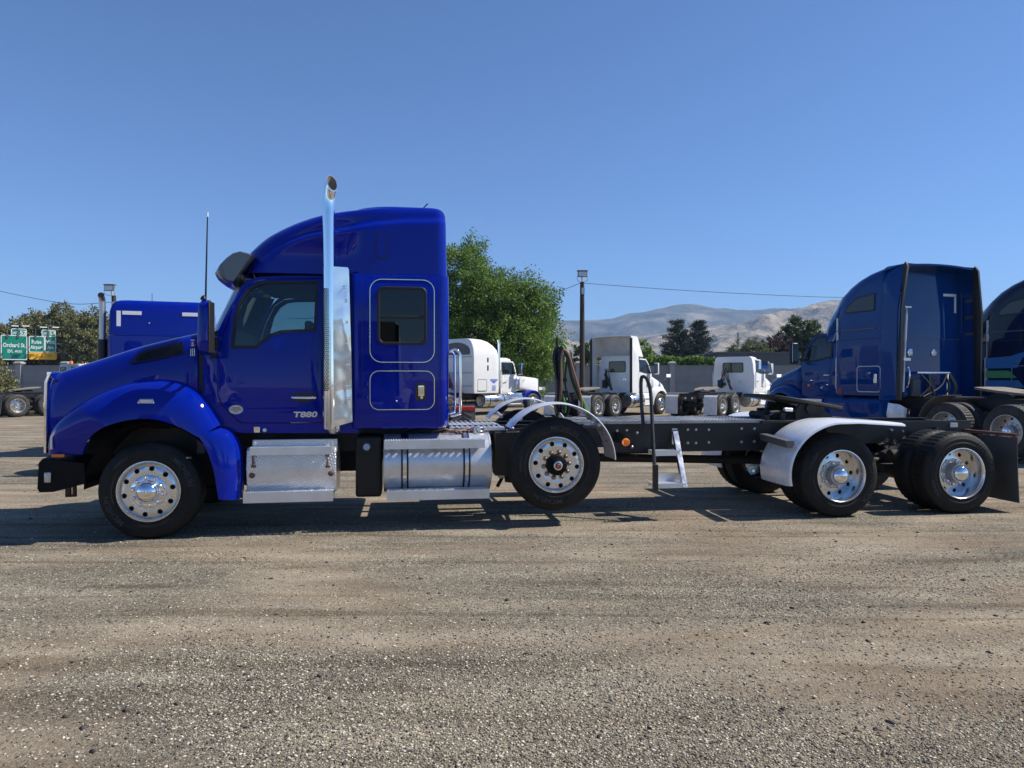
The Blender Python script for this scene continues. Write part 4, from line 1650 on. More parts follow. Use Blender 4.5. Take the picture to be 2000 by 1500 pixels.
for k in range(3):
    x, y = fcx - .58 + k * .10, -.40 + k * .05
    fl.tube([(x, y, 1.17), (x + .10, y + .05, 1.20)], .014, 8)
x = fcx - .36
fl.tube([(x - .05, -.48, 1.25), (x + .05, -.48, 1.245)], .03, 10)
build_each(fl, 'release_handle', M['alu'], T, 40)
# rear mud flaps
mf = MB()
mx_ = L(1955, 900, -1.0)[0]
for s in (-1, 1):
    y0, y1 = (-1.24, -.62) if s < 0 else (.62, 1.24)
    rs = []
    for z, dx in ((.92, 0), (.7, .0), (.4, .012), (.12, .03)):
        rs.append([(mx_ + dx + .0, y0, z), (mx_ + dx, y1, z), (mx_ + dx + .012, y1, z), (mx_ + dx + .012, y0, z)])
    mf.rings(rs)
build_each(mf, 'mud_flap', M['flap_grey'], T, 30)
mh = MB()
mh.tube([(mx_ - .0, -1.24, .955), (mx_, 1.24, .955)], .02, 8)
for s in (-1.2, -.95, -.7, .7, .95, 1.2):
    mh.box(mx_ - .012, mx_ + .022, s - .02, s + .02, .88, .97)
mh.build('flap_hanger', M['rust'], T, 40)
tlp = MB()
tlp.box(x_end, x_end + .03, -.40, .40, .84, .98)
tlo = tlp.build('tail_panel', M['black_metal'], T)
for y in (-.3, .3):
    MB().lathe([(0, .052), (.045, .05), (.05, .03)], 16, (x_end, y, .91), axis='x').build('tail_lamp', M['red'], tlo)
dx, dz = L(1866, 824, -.46)
MB().box(dx - .06, dx + .05, -.448, -.436, 1.0, 1.06).build('data_plate', M['sticker'], T)
# ------------------------------------------------------------------ ground
def ground_h(x, y):
    """Gentle rise under the trucks on the right, flat elsewhere."""
    return .20 * math.exp(-(((x - 11.0) / 5.5) ** 2 + ((y - 16.5) / 4.0) ** 2) ** 1.6)

def grid_axis(cuts):
    out = []
    for a, b, s in cuts:
        n = max(1, int(round((b - a) / s)))
        out += list(np.linspace(a, b, n, endpoint=False))
    return np.array(out + [cuts[-1][1]])
gx = grid_axis([(-9000, -1000, 2000), (-1000, -60, 235), (-60, -16, 11), (-16, 24, .8), (24, 80, 14), (80, 1000, 230), (1000, 9000, 2000)])
gy = grid_axis([(-3000, -60, 735), (-60, 2, 15.5), (2, 26, .8), (26, 70, 11), (70, 1000, 155), (1000, 9000, 1000)])
gm = MB()
v = [(x, y, ground_h(x, y)) for y in gy for x in gx]
nx = len(gx)
f = [(j * nx + i, j * nx + i + 1, (j + 1) * nx + i + 1, (j + 1) * nx + i) for j in range(len(gy) - 1) for i in range(nx - 1)]
gm.add(v, f)

g = bpy.data.materials.new('gravel_yard')
g.use_nodes = True
nt, b = nodes(g)
b.inputs['Roughness'].default_value = .95
b.inputs['Specular IOR Level'].default_value = .15
tc = nt.nodes.new('ShaderNodeTexCoord')
P = tc.outputs['Object']
# large patches: brown compacted dirt against grey gravel, drawn out along the driving direction
n1 = noise(nt, .42, 5, .55, vec=P, dist=.5, stretch=(.55, 1.25, 1))
n2 = noise(nt, 1.6, 5, .6, vec=P, stretch=(.45, 1.3, 1))
grav = ramp(nt, n1.outputs[0], [(.43, (0, 0, 0)), (.57, (1, 1, 1))])
dirt = ramp(nt, n2.outputs[0], [(.28, (.190, .143, .097)), (.55, (.295, .244, .177)), (.78, (.395, .340, .258))])
grey = ramp(nt, n2.outputs[0], [(.28, (.158, .139, .106)), (.55, (.255, .226, .172)), (.78, (.360, .322, .250))])
base = mixc(nt, grav.outputs[0], dirt.outputs[0], grey.outputs[0])
# wheel tracks: thin streaks along the yard
n3 = noise(nt, 3.0, 3, .5, vec=P, dist=.25, stretch=(.09, 1.6, 1))
trk = ramp(nt, n3.outputs[0], [(.36, (.70, .66, .62)), (.46, (1, 1, 1)), (.60, (1, 1, 1)), (.70, (1.12, 1.09, 1.04))])
base = mixc(nt, .9, base, trk.outputs[0], 'MULTIPLY')
# darker clumps of coarse stone, paler dusty strips
n4 = noise(nt, 1.1, 6, .68, vec=P, dist=.8, stretch=(.5, 1.5, 1))
clp = ramp(nt, n4.outputs[0], [(.30, (1.14, 1.12, 1.08)), (.46, (1, 1, 1)), (.60, (.96, .96, .97)), (.68, (.66, .66, .68))])
base = mixc(nt, .9, base, clp.outputs[0], 'MULTIPLY')
# pebbles at two sizes as Voronoi cells: own tint for each stone, dark gaps between
def pebbles(scale, lo, hi):
    vo = nt.nodes.new('ShaderNodeTexVoronoi')
    vo.feature = 'F1'
    vo.inputs['Scale'].default_value = scale
    vo.inputs['Randomness'].default_value = 1.0
    nt.links.new(P, vo.inputs['Vector'])
    hs = nt.nodes.new('ShaderNodeSeparateColor')
    nt.links.new(vo.outputs['Color'], hs.inputs[0])
    tint = ramp(nt, hs.outputs[0], [(0, (lo,) * 3), (.45, (.85,) * 3), (.75, (1.12,) * 3), (.93, (hi,) * 3), (1.0, (hi * 1.25, hi * 1.22, hi * 1.1))])
    return vo, tint
v1, t1 = pebbles(75, .42, 1.7)
v2, t2 = pebbles(170, .45, 1.6)
c1 = mixc(nt, .80, base, t1.outputs[0], 'MULTIPLY')
c2 = mixc(nt, .65, c1, t2.outputs[0], 'MULTIPLY')
amount = mth(nt, 'MULTIPLY_ADD', grav.outputs[0], .65, .30)
cfin = mixc(nt, amount, base, c2)
nt.links.new(cfin, b.inputs['Base Color'])
nb = noise(nt, 26, 6, .7, vec=P)
bp1 = bump(nt, None, n2.outputs[0], .35, .05)
h1 = mth(nt, 'SUBTRACT', 1.0, mth(nt, 'MULTIPLY', v1.outputs['Distance'], 1.3))
bp2 = bump(nt, None, mth(nt, 'MULTIPLY', h1, amount), .75, .010, prev=bp1)
bp3 = bump(nt, None, nb.outputs[0], .75, .030, prev=bp2)
nt.links.new(bp3, b.inputs['Normal'])
gob = gm.build('ground', g, None, 60)
tag(gob, 'brown and grey gravel yard with wheel tracks', None, None, 'structure')

# loose stones lying on it, thinning out with distance
def stone_field(name, n, seed, d0, d1, s0, s1, stops, label, patchy=0.0):
    rg = np.random.default_rng(seed)
    t = rg.random(n)
    d = 1 / (1 / d0 + (1 / d1 - 1 / d0) * t)                   # even density on the ground under perspective
    d = d0 * (d1 / d0) ** t
    x = (rg.random(n) * 2 - 1) * d * .76
    keep = np.ones(n, bool)
    if patchy:
        w = .8 * np.sin(x * 1.1 + 1.7 * np.sin(d * .9 + seed)) + .9 * np.sin(d * 2.3 + 1.3 * np.sin(x * .6)) + .7 * np.sin(x * .45 - d * 1.1 + 2) + .5 * np.sin(x * 3.1 + d * 1.7) + .9 * (x / d) - .55 * (d - 3.9)
        keep = rg.random(n) < .05 + .95 / (1 + np.exp(-w * 2.8 * patchy))
    x, d = x[keep], d[keep]
    n = len(x)
    bv = np.array([(1, 0, 0), (0, 1, 0), (-1, 0, 0), (0, -1, 0), (0, 0, 1), (0, 0, -1), (.62, .62, .45), (-.62, -.55, .5)], float)
    bf = np.array([(0, 6, 4), (0, 1, 6), (6, 1, 4), (1, 2, 4), (2, 7, 4), (2, 3, 7), (7, 3, 4), (3, 0, 4), (1, 0, 5), (2, 1, 5), (3, 2, 5), (0, 3, 5)])
    k = len(bv)
    s = s0 * (s1 / s0) ** (rg.random(n) ** 2.2)
    jit = 1 + (rg.random((n, k, 3)) - .5) * .7
    V = bv[None] * jit * s[:, None, None]
    V[:, :, 0] *= (1 + rg.random(n) * .7)[:, None]
    V[:, :, 2] *= (.45 + rg.random(n) * .4)[:, None]
    a = rg.random(n) * 6.283
    ca, sa = np.cos(a)[:, None], np.sin(a)[:, None]
    X = V[:, :, 0] * ca - V[:, :, 1] * sa + x[:, None]
    Y = V[:, :, 0] * sa + V[:, :, 1] * ca + d[:, None]
    gz = .20 * np.exp(-(((x - 11.0) / 5.5) ** 2 + ((d - 16.5) / 4.0) ** 2) ** 1.6)
    Z = V[:, :, 2] + (s * .12 + gz)[:, None]
    co = np.stack([X, Y, Z], -1).reshape(-1, 3)
    fc = (bf[None] + (np.arange(n) * k)[:, None, None]).reshape(-1)
    me = bpy.data.meshes.new(name)
    me.vertices.add(n * k)
    me.vertices.foreach_set('co', co.ravel())
    nf = n * len(bf)
    me.loops.add(nf * 3)
    me.loops.foreach_set('vertex_index', fc)
    me.polygons.add(nf)
    me.polygons.foreach_set('loop_start', np.arange(nf) * 3)
    me.update(calc_edges=True)
    m = mat(name, (.3, .28, .25), .9, 0, 0, .03, .2)
    nt, b = nodes(m)
    ge = nt.nodes.new('ShaderNodeNewGeometry')
    r = ramp(nt, ge.outputs['Random Per Island'], stops)
    nn = noise(nt, 40, 3, .6)
    c = mixc(nt, .35, r.outputs[0], ramp(nt, nn.outputs[0], [(.3, (.55,) * 3), (.7, (1.25,) * 3)]).outputs[0], 'MULTIPLY')
    nt.links.new(c, b.inputs['Base Color'])
    me.materials.append(m)
    o = obj(name, me)
    tag(o, label, None, None, 'stuff')
    return o
mix_ = [(0, (.050, .046, .043)), (.18, (.115, .101, .081)), (.42, (.225, .197, .150)), (.68, (.325, .286, .217)), (.86, (.47, .42, .32)), (1, (.70, .64, .50))]
stone_field('gravel', 230000, 11, 2.75, 9.2, .0026, .0082, mix_, 'loose gravel of mixed grey and cream stones on the yard', 1.0)
stone_field('pebbles', 28000, 12, 2.75, 18, .0036, .0100, [(0, (.06, .055, .05)), (.5, (.22, .19, .15)), (1, (.66, .60, .48))], 'scattered pebbles lying on the dirt of the yard')
stone_field('dark_stones', 420, 13, 2.8, 18, .008, .020, [(0, (.028, .027, .027)), (1, (.11, .098, .085))], 'scattered dark clods and stones on the yard')

# ------------------------------------------------------------------ hills and haze
def fbm(x, y, seed, oct=5, ridged=False):
    rg = np.random.default_rng(seed)
    out = np.zeros_like(x)
    amp, fq = 1.0, 1.0
    for o in range(oct):
        acc = np.zeros_like(x)
        for k in range(5):
            a = rg.random() * 6.283
            ph = rg.random() * 6.283
            q = .7 + rg.random() * .6
            acc += np.sin((x * math.cos(a) + y * math.sin(a)) * fq * q + ph + 1.3 * out)
        acc /= 2.6
        if ridged:
            acc = 1 - 2 * np.abs(acc)
        out += amp * acc
        amp *= .52
        fq *= 2.03
    return out

SH = 1.3
def hill_sheet(name, prof, d_front, d_crest, d_back, nx, ny, rough_amp, seed, m, label):
    """A range whose crest follows a skyline given as (direction px/F, height/distance)."""
    d_front, d_crest, d_back, rough_amp = d_front * SH, d_crest * SH, d_back * SH, rough_amp * SH
    u = np.linspace(-1.3, 1.6, nx)
    t = np.linspace(0, 1, ny)
    U, Tt = np.meshgrid(u, t)
    D = d_front + (d_back - d_front) * Tt
    crest = np.interp(U, [p[0] for p in prof], [p[1] for p in prof]) * d_crest
    tc_ = (d_crest - d_front) / (d_back - d_front)
    rise = np.where(Tt < tc_, (Tt / tc_) ** 1.15, 1 - ((Tt - tc_) / (1 - tc_)) ** 2 * .5)
    X = U * D
    n_ = fbm(X / 170, D / 170, seed, 6, True)
    n2_ = fbm(X / 480, D / 480, seed + 5, 3)
    env = np.clip(rise * 1.6, 0, 1) * (1 - .75 * np.exp(-((Tt - tc_) / .12) ** 2))
    Z = crest * rise + env * (n_ * rough_amp * 1.25 + n2_ * rough_amp * .8) * np.clip(crest / (np.max(crest) * .5), .15, 1)
    Z += n_ * rough_amp * .10 * (rise > .9)
    Z -= 3
    co = np.stack([X, D, Z], -1).reshape(-1, 3)
    mb = MB()
    mb.v = [tuple(p) for p in co]
    mb.f = [(j * nx + i, j * nx + i + 1, (j + 1) * nx + i + 1, (j + 1) * nx + i) for j in range(ny - 1) for i in range(nx - 1)]
    me = bpy.data.meshes.new(name)
    me.from_pydata(mb.v, [], mb.f)
    me.shade_smooth()
    me.materials.append(m)
    o = obj(name, me)
    tag(o, label, None, None, 'structure')
    return o
def px_u(x):
    return (x - CX) / F_PX
def px_h(y):
    return (HOR - y) / F_PX
mh_ = mat('dry_grass_hills', (.34, .28, .20), .95, 0, 0, .03, .1)
nt, b = nodes(mh_)
h1 = noise(nt, .006, 8, .65, dist=.6)
h2 = noise(nt, .02, 6, .6, dist=.4)
hr_ = ramp(nt, h1.outputs[0], [(.34, (.16, .145, .105)), (.46, (.30, .25, .18)), (.60, (.40, .335, .24)), (.75, (.47, .41, .31))])
hr2 = ramp(nt, h2.outputs[0], [(.38, (.45, .48, .42)), (.52, (1, 1, 1)), (.7, (1.08, 1.05, 1.0))])
h3 = noise(nt, .09, 5, .65, dist=.3)
hr3 = ramp(nt, h3.outputs[0], [(.36, (.50, .50, .45)), (.50, (.95, .95, .95)), (.68, (1.12, 1.08, 1.02))])
hc_ = mixc(nt, .9, hr_.outputs[0], hr2.outputs[0], 'MULTIPLY')
nt.links.new(mixc(nt, .8, hc_, hr3.outputs[0], 'MULTIPLY'), b.inputs['Base Color'])
bump(nt, b, h2.outputs[0], 1.0, 14.0)
mr_ = mat('wooded_ridge', (.07, .08, .065), .95, 0, 0, .03, .1)
nt, b = nodes(mr_)
h1 = noise(nt, .008, 8, .7, dist=.4)
hr_ = ramp(nt, h1.outputs[0], [(.40, (.055, .066, .052)), (.54, (.13, .13, .10)), (.66, (.28, .24, .18))])
nt.links.new(hr_.outputs[0], b.inputs['Base Color'])
near_prof = [(px_u(a), px_h(b_)) for a, b_ in ((-900, 742), (-100, 738), (300, 720), (700, 690), (950, 668), (1085, 657), (1150, 652), (1250, 650), (1330, 645), (1420, 634), (1500, 619), (1560, 605), (1620, 589), (1700, 584), (1900, 600), (2300, 640), (3000, 700))]
hill_sheet('hills', near_prof, 900, 1750, 2300, 640, 200, 20, 4, mh_, 'dry tan foothills with pale gullies')
far_prof = [(px_u(a), px_h(b_)) for a, b_ in ((-900, 740), (-200, 730), (200, 690), (600, 650), (900, 634), (1085, 623), (1140, 621), (1200, 619), (1250, 612), (1290, 604), (1318, 598), (1355, 595.5), (1395, 600), (1440, 602), (1500, 600), (1560, 596), (1640, 590), (1800, 600), (2200, 640), (3000, 720))]
hill_sheet('wooded_ridge', far_prof, 1900, 2600, 3000, 500, 90, 17, 9, mr_, 'blue hazy wooded ridge behind the foothills')
hz = MB()
hz.box(-5800, 6900, -40, 4100, -4.2, 430)
hm_ = bpy.data.materials.new('haze_air')
hm_.use_nodes = True
nt = hm_.node_tree
nt.nodes.remove(nt.nodes['Principled BSDF'])
pv = nt.nodes.new('ShaderNodeVolumePrincipled')
pv.inputs['Color'].default_value = (.42, .64, 1.0, 1)
pv.inputs['Density'].default_value = .00018
pv.inputs['Anisotropy'].default_value = 0.0
nt.links.new(pv.outputs[0], nt.nodes['Material Output'].inputs['Volume'])
hob = hz.build('haze', hm_, None, 0)
tag(hob, 'thin blue haze over the valley', None, None, 'stuff')

# ------------------------------------------------------------------ foliage
def leaf_material(name, lo, mid, hi, transl=.25):
    m = mat(name, mid, .55, 0, 0, .03, .3)
    nt, b = nodes(m)
    ge = nt.nodes.new('ShaderNodeNewGeometry')
    r = ramp(nt, ge.outputs['Random Per Island'], [(0, lo), (.5, mid), (1, hi)])
    nn = noise(nt, .9, 3, .6)
    c = mixc(nt, .6, r.outputs[0], ramp(nt, nn.outputs[0], [(.3, (.70,) * 3), (.7, (1.25,) * 3)]).outputs[0], 'MULTIPLY')
    nt.links.new(c, b.inputs['Base Color'])
    tr = nt.nodes.new('ShaderNodeBsdfTranslucent')
    nt.links.new(c, tr.inputs[0])
    mx = nt.nodes.new('ShaderNodeMixShader')
    mx.inputs[0].default_value = transl
    nt.links.new(b.outputs[0], mx.inputs[1])
    nt.links.new(tr.outputs[0], mx.inputs[2])
    nt.links.new(mx.outputs[0], nt.nodes['Material Output'].inputs[0])
    return m
M['leaf_locust'] = leaf_material('locust_leaves', (.055, .118, .016), (.125, .215, .035), (.220, .315, .064), .36)
M['leaf_olive'] = leaf_material('olive_leaves', (.10, .11, .034), (.18, .18, .068), (.29, .275, .125))
M['leaf_dark'] = leaf_material('dark_leaves', (.030, .058, .016), (.055, .090, .026), (.085, .125, .035))
M['leaf_pale'] = leaf_material('pale_leaves', (.085, .115, .045), (.135, .165, .070), (.19, .21, .10))
M['leaf_plum'] = leaf_material('plum_leaves', (.040, .020, .024), (.070, .034, .036), (.11, .060, .055))
M['needle'] = leaf_material('pine_needles', (.014, .028, .016), (.026, .046, .026), (.045, .068, .038), .08)
M['bark'] = worn('bark', (.07, .055, .042), (.16, .13, .10), 6, (.8, .95), 0, .4, (1, 1, .3))

def leaves(pos, dirs, size, aspect, rg, droop=0.0):
    """Many leaf-sized rhombs; pos (n,3), dirs (n,3) the way each leaf points."""
    n = len(pos)
    d = dirs / (np.linalg.norm(dirs, axis=1, keepdims=True) + 1e-9)
    d[:, 2] -= droop
    d /= np.linalg.norm(d, axis=1, keepdims=True) + 1e-9
    r = rg.normal(size=(n, 3))
    s = np.cross(d, r)
    s /= np.linalg.norm(s, axis=1, keepdims=True) + 1e-9
    L_ = (size * (.6 + .8 * rg.random(n)))[:, None]
    p0 = pos
    p2 = pos + d * L_
    nn = np.cross(s, d)
    m = pos + d * L_ * .5 + nn * L_ * .10
    p1 = m + s * L_ * aspect
    p3 = m - s * L_ * aspect
    return np.stack([p0, p1, p2, p3], 1).reshape(-1, 3)

def leaf_mesh(name, co, m):
    n = len(co) // 4
    me = bpy.data.meshes.new(name)
    me.vertices.add(n * 4)
    me.vertices.foreach_set('co', co.ravel())
    me.loops.add(n * 4)
    me.loops.foreach_set('vertex_index', np.arange(n * 4))
    me.polygons.add(n)
    me.polygons.foreach_set('loop_start', np.arange(n) * 4)
    me.update(calc_edges=True)
    me.materials.append(m)
    return me

def tree(name, base, blobs, n_spray, per_spray, leaf, mname, label, cat='tree', group=None, seed=1, droop=.25, spray=.55, trunk_r=.16, hollow=.45, aspect=.32, lean=0.0):
    """blobs: list of (dx, dy, z, rx, ry, rz) ellipsoids that make up the crown; sprays sit on limbs in them."""
    rg = np.random.default_rng(seed)
    rt = empty(name, None, base)
    tag(rt, label, cat, group)
    tk = MB()
    w = np.array([b_[3] * b_[4] + b_[3] * b_[5] + b_[4] * b_[5] for b_ in blobs])
    w = w / w.sum()
    zmin = min(b_[2] - b_[5] for b_ in blobs)
    zt = max(b_[2] for b_ in blobs)
    fork = Vector((lean, 0, max(.4, zmin + (zt - zmin) * .25)))
    tk.tube(spline([(0, 0, -.1), (lean * .4, 0, fork.z * .5), tuple(fork)], 4), [trunk_r * (1.25 - .45 * i / 8) for i in range(9)], 9)
    pts, dr = [], []
    for bi, (bx, by, bz, rx, ry, rz) in enumerate(blobs):
        c = Vector((bx, by, bz))
        mid = (fork + c) * .5 + Vector((rg.normal() * .2, rg.normal() * .2, .2))
        limb = spline([tuple(fork), tuple(mid), tuple(c)], 4)
        tk.tube(limb, [trunk_r * (.62 - .42 * i / 8) for i in range(9)], 7)
        k = max(3, int(n_spray * w[bi]))
        q = rg.normal(size=(k, 3))
        q /= np.linalg.norm(q, axis=1, keepdims=True)
        rad = (hollow + (1 - hollow) * rg.random(k) ** .6) * (1 + .22 * rg.normal(size=k))
        pp = q * rad[:, None] * np.array([rx, ry, rz]) + np.array([bx, by, bz])
        for a in range(min(k, 9)):
            e = Vector(pp[a])
            tk.tube(spline([tuple(c), tuple((c + e) * .5 + Vector((0, 0, .12))), tuple(e)], 3), [trunk_r * .20, trunk_r * .16, trunk_r * .14, trunk_r * .12, trunk_r * .10, trunk_r * .07, trunk_r * .05], 5)
        for a in range(k):
            out = q[a] + rg.normal(size=3) * .35
            out[2] = out[2] * .6 + .1
            out /= np.linalg.norm(out)
            t = rg.random(per_spray) ** .8
            side = rg.normal(size=(per_spray, 3)) * spray * .22
            p = pp[a] + out * t[:, None] * spray + side
            p[:, 2] -= droop * (t * spray) ** 1.5
            pts.append(p)
            dr.append(out[None] * .6 + rg.normal(size=(per_spray, 3)) * .8)
    pts, dr = np.concatenate(pts), np.concatenate(dr)
    ok = pts[:, 2] > .05
    co = leaves(pts[ok], dr[ok], leaf, aspect, rg, droop)
    tk.build('trunk', M['bark'], rt, 60)
    obj('crown', leaf_mesh('crown', co, M[mname]), rt)
    return rt

def pine(base, h, r, label, seed, group):
    rg = np.random.default_rng(seed)
    rt = empty('pine_tree', None, base)
    tag(rt, label, 'tree', group)
    tk = MB()
    tk.tube([(0, 0, -.1), (0, 0, h * .5), (0, 0, h * .97)], [.26, .17, .03], 9)
    P_, D_ = [], []
    z = h * .10
    while z < h * .98:
        f = (z / h)
        rr = r * (1 - f) ** .62 * (.75 + .35 * rg.random())
        for k in range(int(5 + 5 * (1 - f))):
            a = rg.random() * 6.283
            ln = rr * (.65 + .45 * rg.random()) + .15
            up = .25 + .25 * f
            d = np.array([math.cos(a), math.sin(a), up])
            e = np.array([0, 0, z + rg.normal() * .12]) + d * ln
            tk.tube([(0, 0, z), tuple(e)], [.045, .012], 5)
            m = int(40 + 190 * ln / r)
            t = .18 + .85 * rg.random(m) ** .75
            p = np.array([0, 0, z]) + d * (t * ln)[:, None] + rg.normal(size=(m, 3)) * np.array([.22, .22, .13])
            P_.append(p)
            D_.append(d[None] * .6 + rg.normal(size=(m, 3)) * .55 + np.array([0, 0, .25]))
        z += h * .036 * (.7 + .6 * rg.random())
    co = leaves(np.concatenate(P_), np.concatenate(D_), .36, .11, rg)
    tk.build('trunk', M['bark'], rt, 60)
    obj('crown', leaf_mesh('crown', co, M['needle']), rt)
    return rt

# the tall feathery tree behind the near cab
d = 44
def bl(px, py, dd, rpx, rpy, ry):
    """Ellipsoid of a crown from its middle and radii in the photograph, relative to a base."""
    p = at(px, dd, py)
    return (p.x, dd, p.z, rpx / F_PX * dd, ry, rpy / F_PX * dd)
def rel(bs, base):
    return [(b_[0] - base[0], b_[1] - base[1], b_[2] - base[2], b_[3], b_[4], b_[5]) for b_ in bs]
base = at(955, d); base.z = 0
bs = [bl(905, 520, 44, 34, 36, 1.2), bl(890, 590, 44, 55, 45, 1.8), bl(955, 580, 43.5, 55, 42, 1.7), bl(1010, 605, 44, 48, 52, 1.6), bl(1050, 590, 44.5, 30, 36, 1.1), bl(930, 650, 43.2, 60, 45, 1.7),
      bl(1015, 665, 43.2, 50, 48, 1.6), bl(1055, 700, 44, 28, 45, 1.2), bl(1000, 720, 43.5, 55, 40, 1.5), bl(850, 640, 44.5, 60, 60, 1.9), bl(1070, 640, 45, 20, 30, .9), bl(930, 495, 44.5, 22, 18, .7)]
tree('locust_tree', base, rel(bs, base), 1200, 95, .145, 'leaf_locust', 'tall feathery bright green tree rising behind the near blue cab', seed=3, droop=.35, spray=.85, trunk_r=.24, aspect=.26, hollow=.42)

# row of trees along the highway, left
for i, (px, py, rx, ry_, dd) in enumerate(((8, 668, 36, 50, 96), (62, 655, 30, 42, 100), (118, 642, 42, 52, 98), (178, 655, 36, 50, 95))):
    base = at(px, dd); base.z = 0
    bs = [bl(px, py, dd, rx * .62, ry_ * .6, 2.4), bl(px - rx * .5, py + 18, dd - 1, rx * .5, ry_ * .5, 2.0), bl(px + rx * .5, py + 16, dd - 1, rx * .5, ry_ * .5, 2.0), bl(px + rx * .15, py - ry_ * .45, dd, rx * .34, ry_ * .34, 1.5),
          bl(px - rx * .3, py + 50, dd - 1.5, rx * .7, ry_ * .5, 2.2), bl(px + rx * .4, py + 52, dd - 1.5, rx * .6, ry_ * .5, 2.0)]
    tree('cottonwood_tree', base, rel(bs, base), 420, 62, .26, 'leaf_olive',
         ('olive green tree behind the highway sign at the left edge', 'olive green tree standing between the two highway sign panels', 'tallest olive tree above the exit only sign panel', 'olive tree next to the exhaust pipe of the blue truck behind the hood')[i],
         group='olive trees along the highway', seed=20 + i, droop=.1, spray=1.0, trunk_r=.25, aspect=.42)
base = at(-2, 34); base.z = 0
tree('roadside_bush', base, rel([bl(-6, 770, 34, 24, 34, .7), bl(4, 745, 34, 12, 22, .5), bl(-14, 735, 34, 16, 26, .5)], base), 120, 34, .12, 'leaf_olive', 'low olive bush in front of the grey wall at the left edge', 'bush', seed=31, droop=.1, spray=.4, trunk_r=.05)
# pines
pine(at(1322, 120), 11.6, 4.7, 'left and broader of two dark pines beyond the wall', 5, 'dark pines beyond the wall')
pine(at(1364, 122), 11.7, 4.2, 'right and slimmer of two dark pines beyond the wall', 6, 'dark pines beyond the wall')
# round tree, plum, pale shrubs, trees round the pole
def simple(name, px, dd, blobs, n, per, leaf, mname, label, cat='tree', seed=1, **kw):
    base = at(px, dd); base.z = 0
    return tree(name, base, rel([bl(a, b_, dd, c_, d_, e_) for a, b_, c_, d_, e_ in blobs], base), n, per, leaf, mname, label, cat, seed=seed, **kw)
simple('maple_tree', 1560, 88, [(1560, 645, 24, 20, 1.6), (1548, 668, 22, 20, 1.5), (1578, 668, 20, 22, 1.5), (1562, 690, 26, 18, 1.6), (1590, 650, 12, 18, .9)], 300, 70, .21, 'leaf_dark', 'round dark green tree just left of the mid blue truck', seed=41, spray=.6)
simple('plum_tree', 1508, 84, [(1503, 678, 15, 14, 1.0), (1520, 676, 14, 14, 1.0), (1512, 692, 20, 10, 1.0), (1530, 690, 12, 10, .8)], 150, 60, .16, 'leaf_plum', 'dark purple plum tree beyond the wall', seed=42, spray=.5)
simple('pale_shrub', 1455, 80, [(1444, 684, 16, 18, 1.0), (1468, 682, 18, 18, 1.0), (1490, 690, 18, 14, .9), (1430, 694, 12, 10, .8)], 190, 60, .14, 'leaf_pale', 'pale green bushy tree beyond the wall, left of the purple one', seed=43, spray=.5)
simple('roadside_tree', 1143, 75, [(1130, 695, 14, 18, .9), (1150, 688, 14, 22, .9), (1160, 700, 12, 16, .8)], 120, 34, .20, 'leaf_dark', 'small dark tree behind the wall beside the lamp pole', seed=44, spray=.4)
simple('wall_tree', 1258, 76, [(1254, 682, 9, 18, .6), (1262, 695, 9, 12, .6)], 60, 30, .20, 'leaf_locust', 'slim green tree peeping out behind the white truck with the tall fairing', seed=45, spray=.4)
# clipped hedge along the top of the wall
rg = np.random.default_rng(50)
x0, x1 = at(1262, 66).x, at(1398, 66).x
n = 9000
p = np.stack([x0 + (x1 - x0) * rg.random(n), 66 + (rg.random(n) - .5) * 1.3, .1 + rg.random(n) ** .6 * 3.65], 1)
p[:, 2] += .12 * np.sin(p[:, 0] * 2.3) * (p[:, 2] > 3)
hd_ = leaf_mesh('hedge', leaves(p, rg.normal(size=(n, 3)), .22, .4, rg), M['leaf_locust'])
ho = obj('hedge', hd_)
tag(ho, 'clipped green hedge showing above the wall under the pines', 'hedge')
# the wooded city plain far off
n = 60000
dd = 260 * (1150 / 260) ** rg.random(n)
uu = -1.0 + 2.2 * rg.random(n)
clump = np.sin(uu * 37 + dd * .02) + np.sin(uu * 91 + dd * .05)
k = clump > -.6
dd, uu = dd[k], uu[k]
p = np.stack([uu * dd, dd, rg.random(len(dd)) ** 1.4 * (7 + 3 * np.sin(uu * 55 + dd * .03) + 2.5 * np.sin(uu * 140))], 1)
ft = leaf_mesh('far_trees', leaves(p, rg.normal(size=(len(dd), 3)), 1.9, .45, rg), M['leaf_dark'])
fo = obj('far_trees', ft)
tag(fo, 'hazy belt of trees on the valley floor below the hills', None, None, 'stuff')
# ------------------------------------------------------------------ trucks farther off
def place(rt, local, wp, yaw):
    """Turns a thing by yaw and moves it so that its local point lands on a world point."""
    c, s = math.cos(yaw), math.sin(yaw)
    rt.rotation_euler = (0, 0, yaw)
    rt.location = (wp[0] - (c * local[0] - s * local[1]), wp[1] - (s * local[0] + c * local[1]), wp[2])

def zl(levels, ax=.25, ay=.35, rr=.08, ns=10):
    rs = []
    for z, xf, xr, w in levels:
        rs.append([(x, y, z) for x, y in ring(xf, xr, w, min(ax, (xr - xf) * .5), min(ay, w * .6), min(rr, (xr - xf) * .4), ns, 5)])
    return rs

def both(fn, *a):
    for s in (-1, 1):
        fn(s, *a)

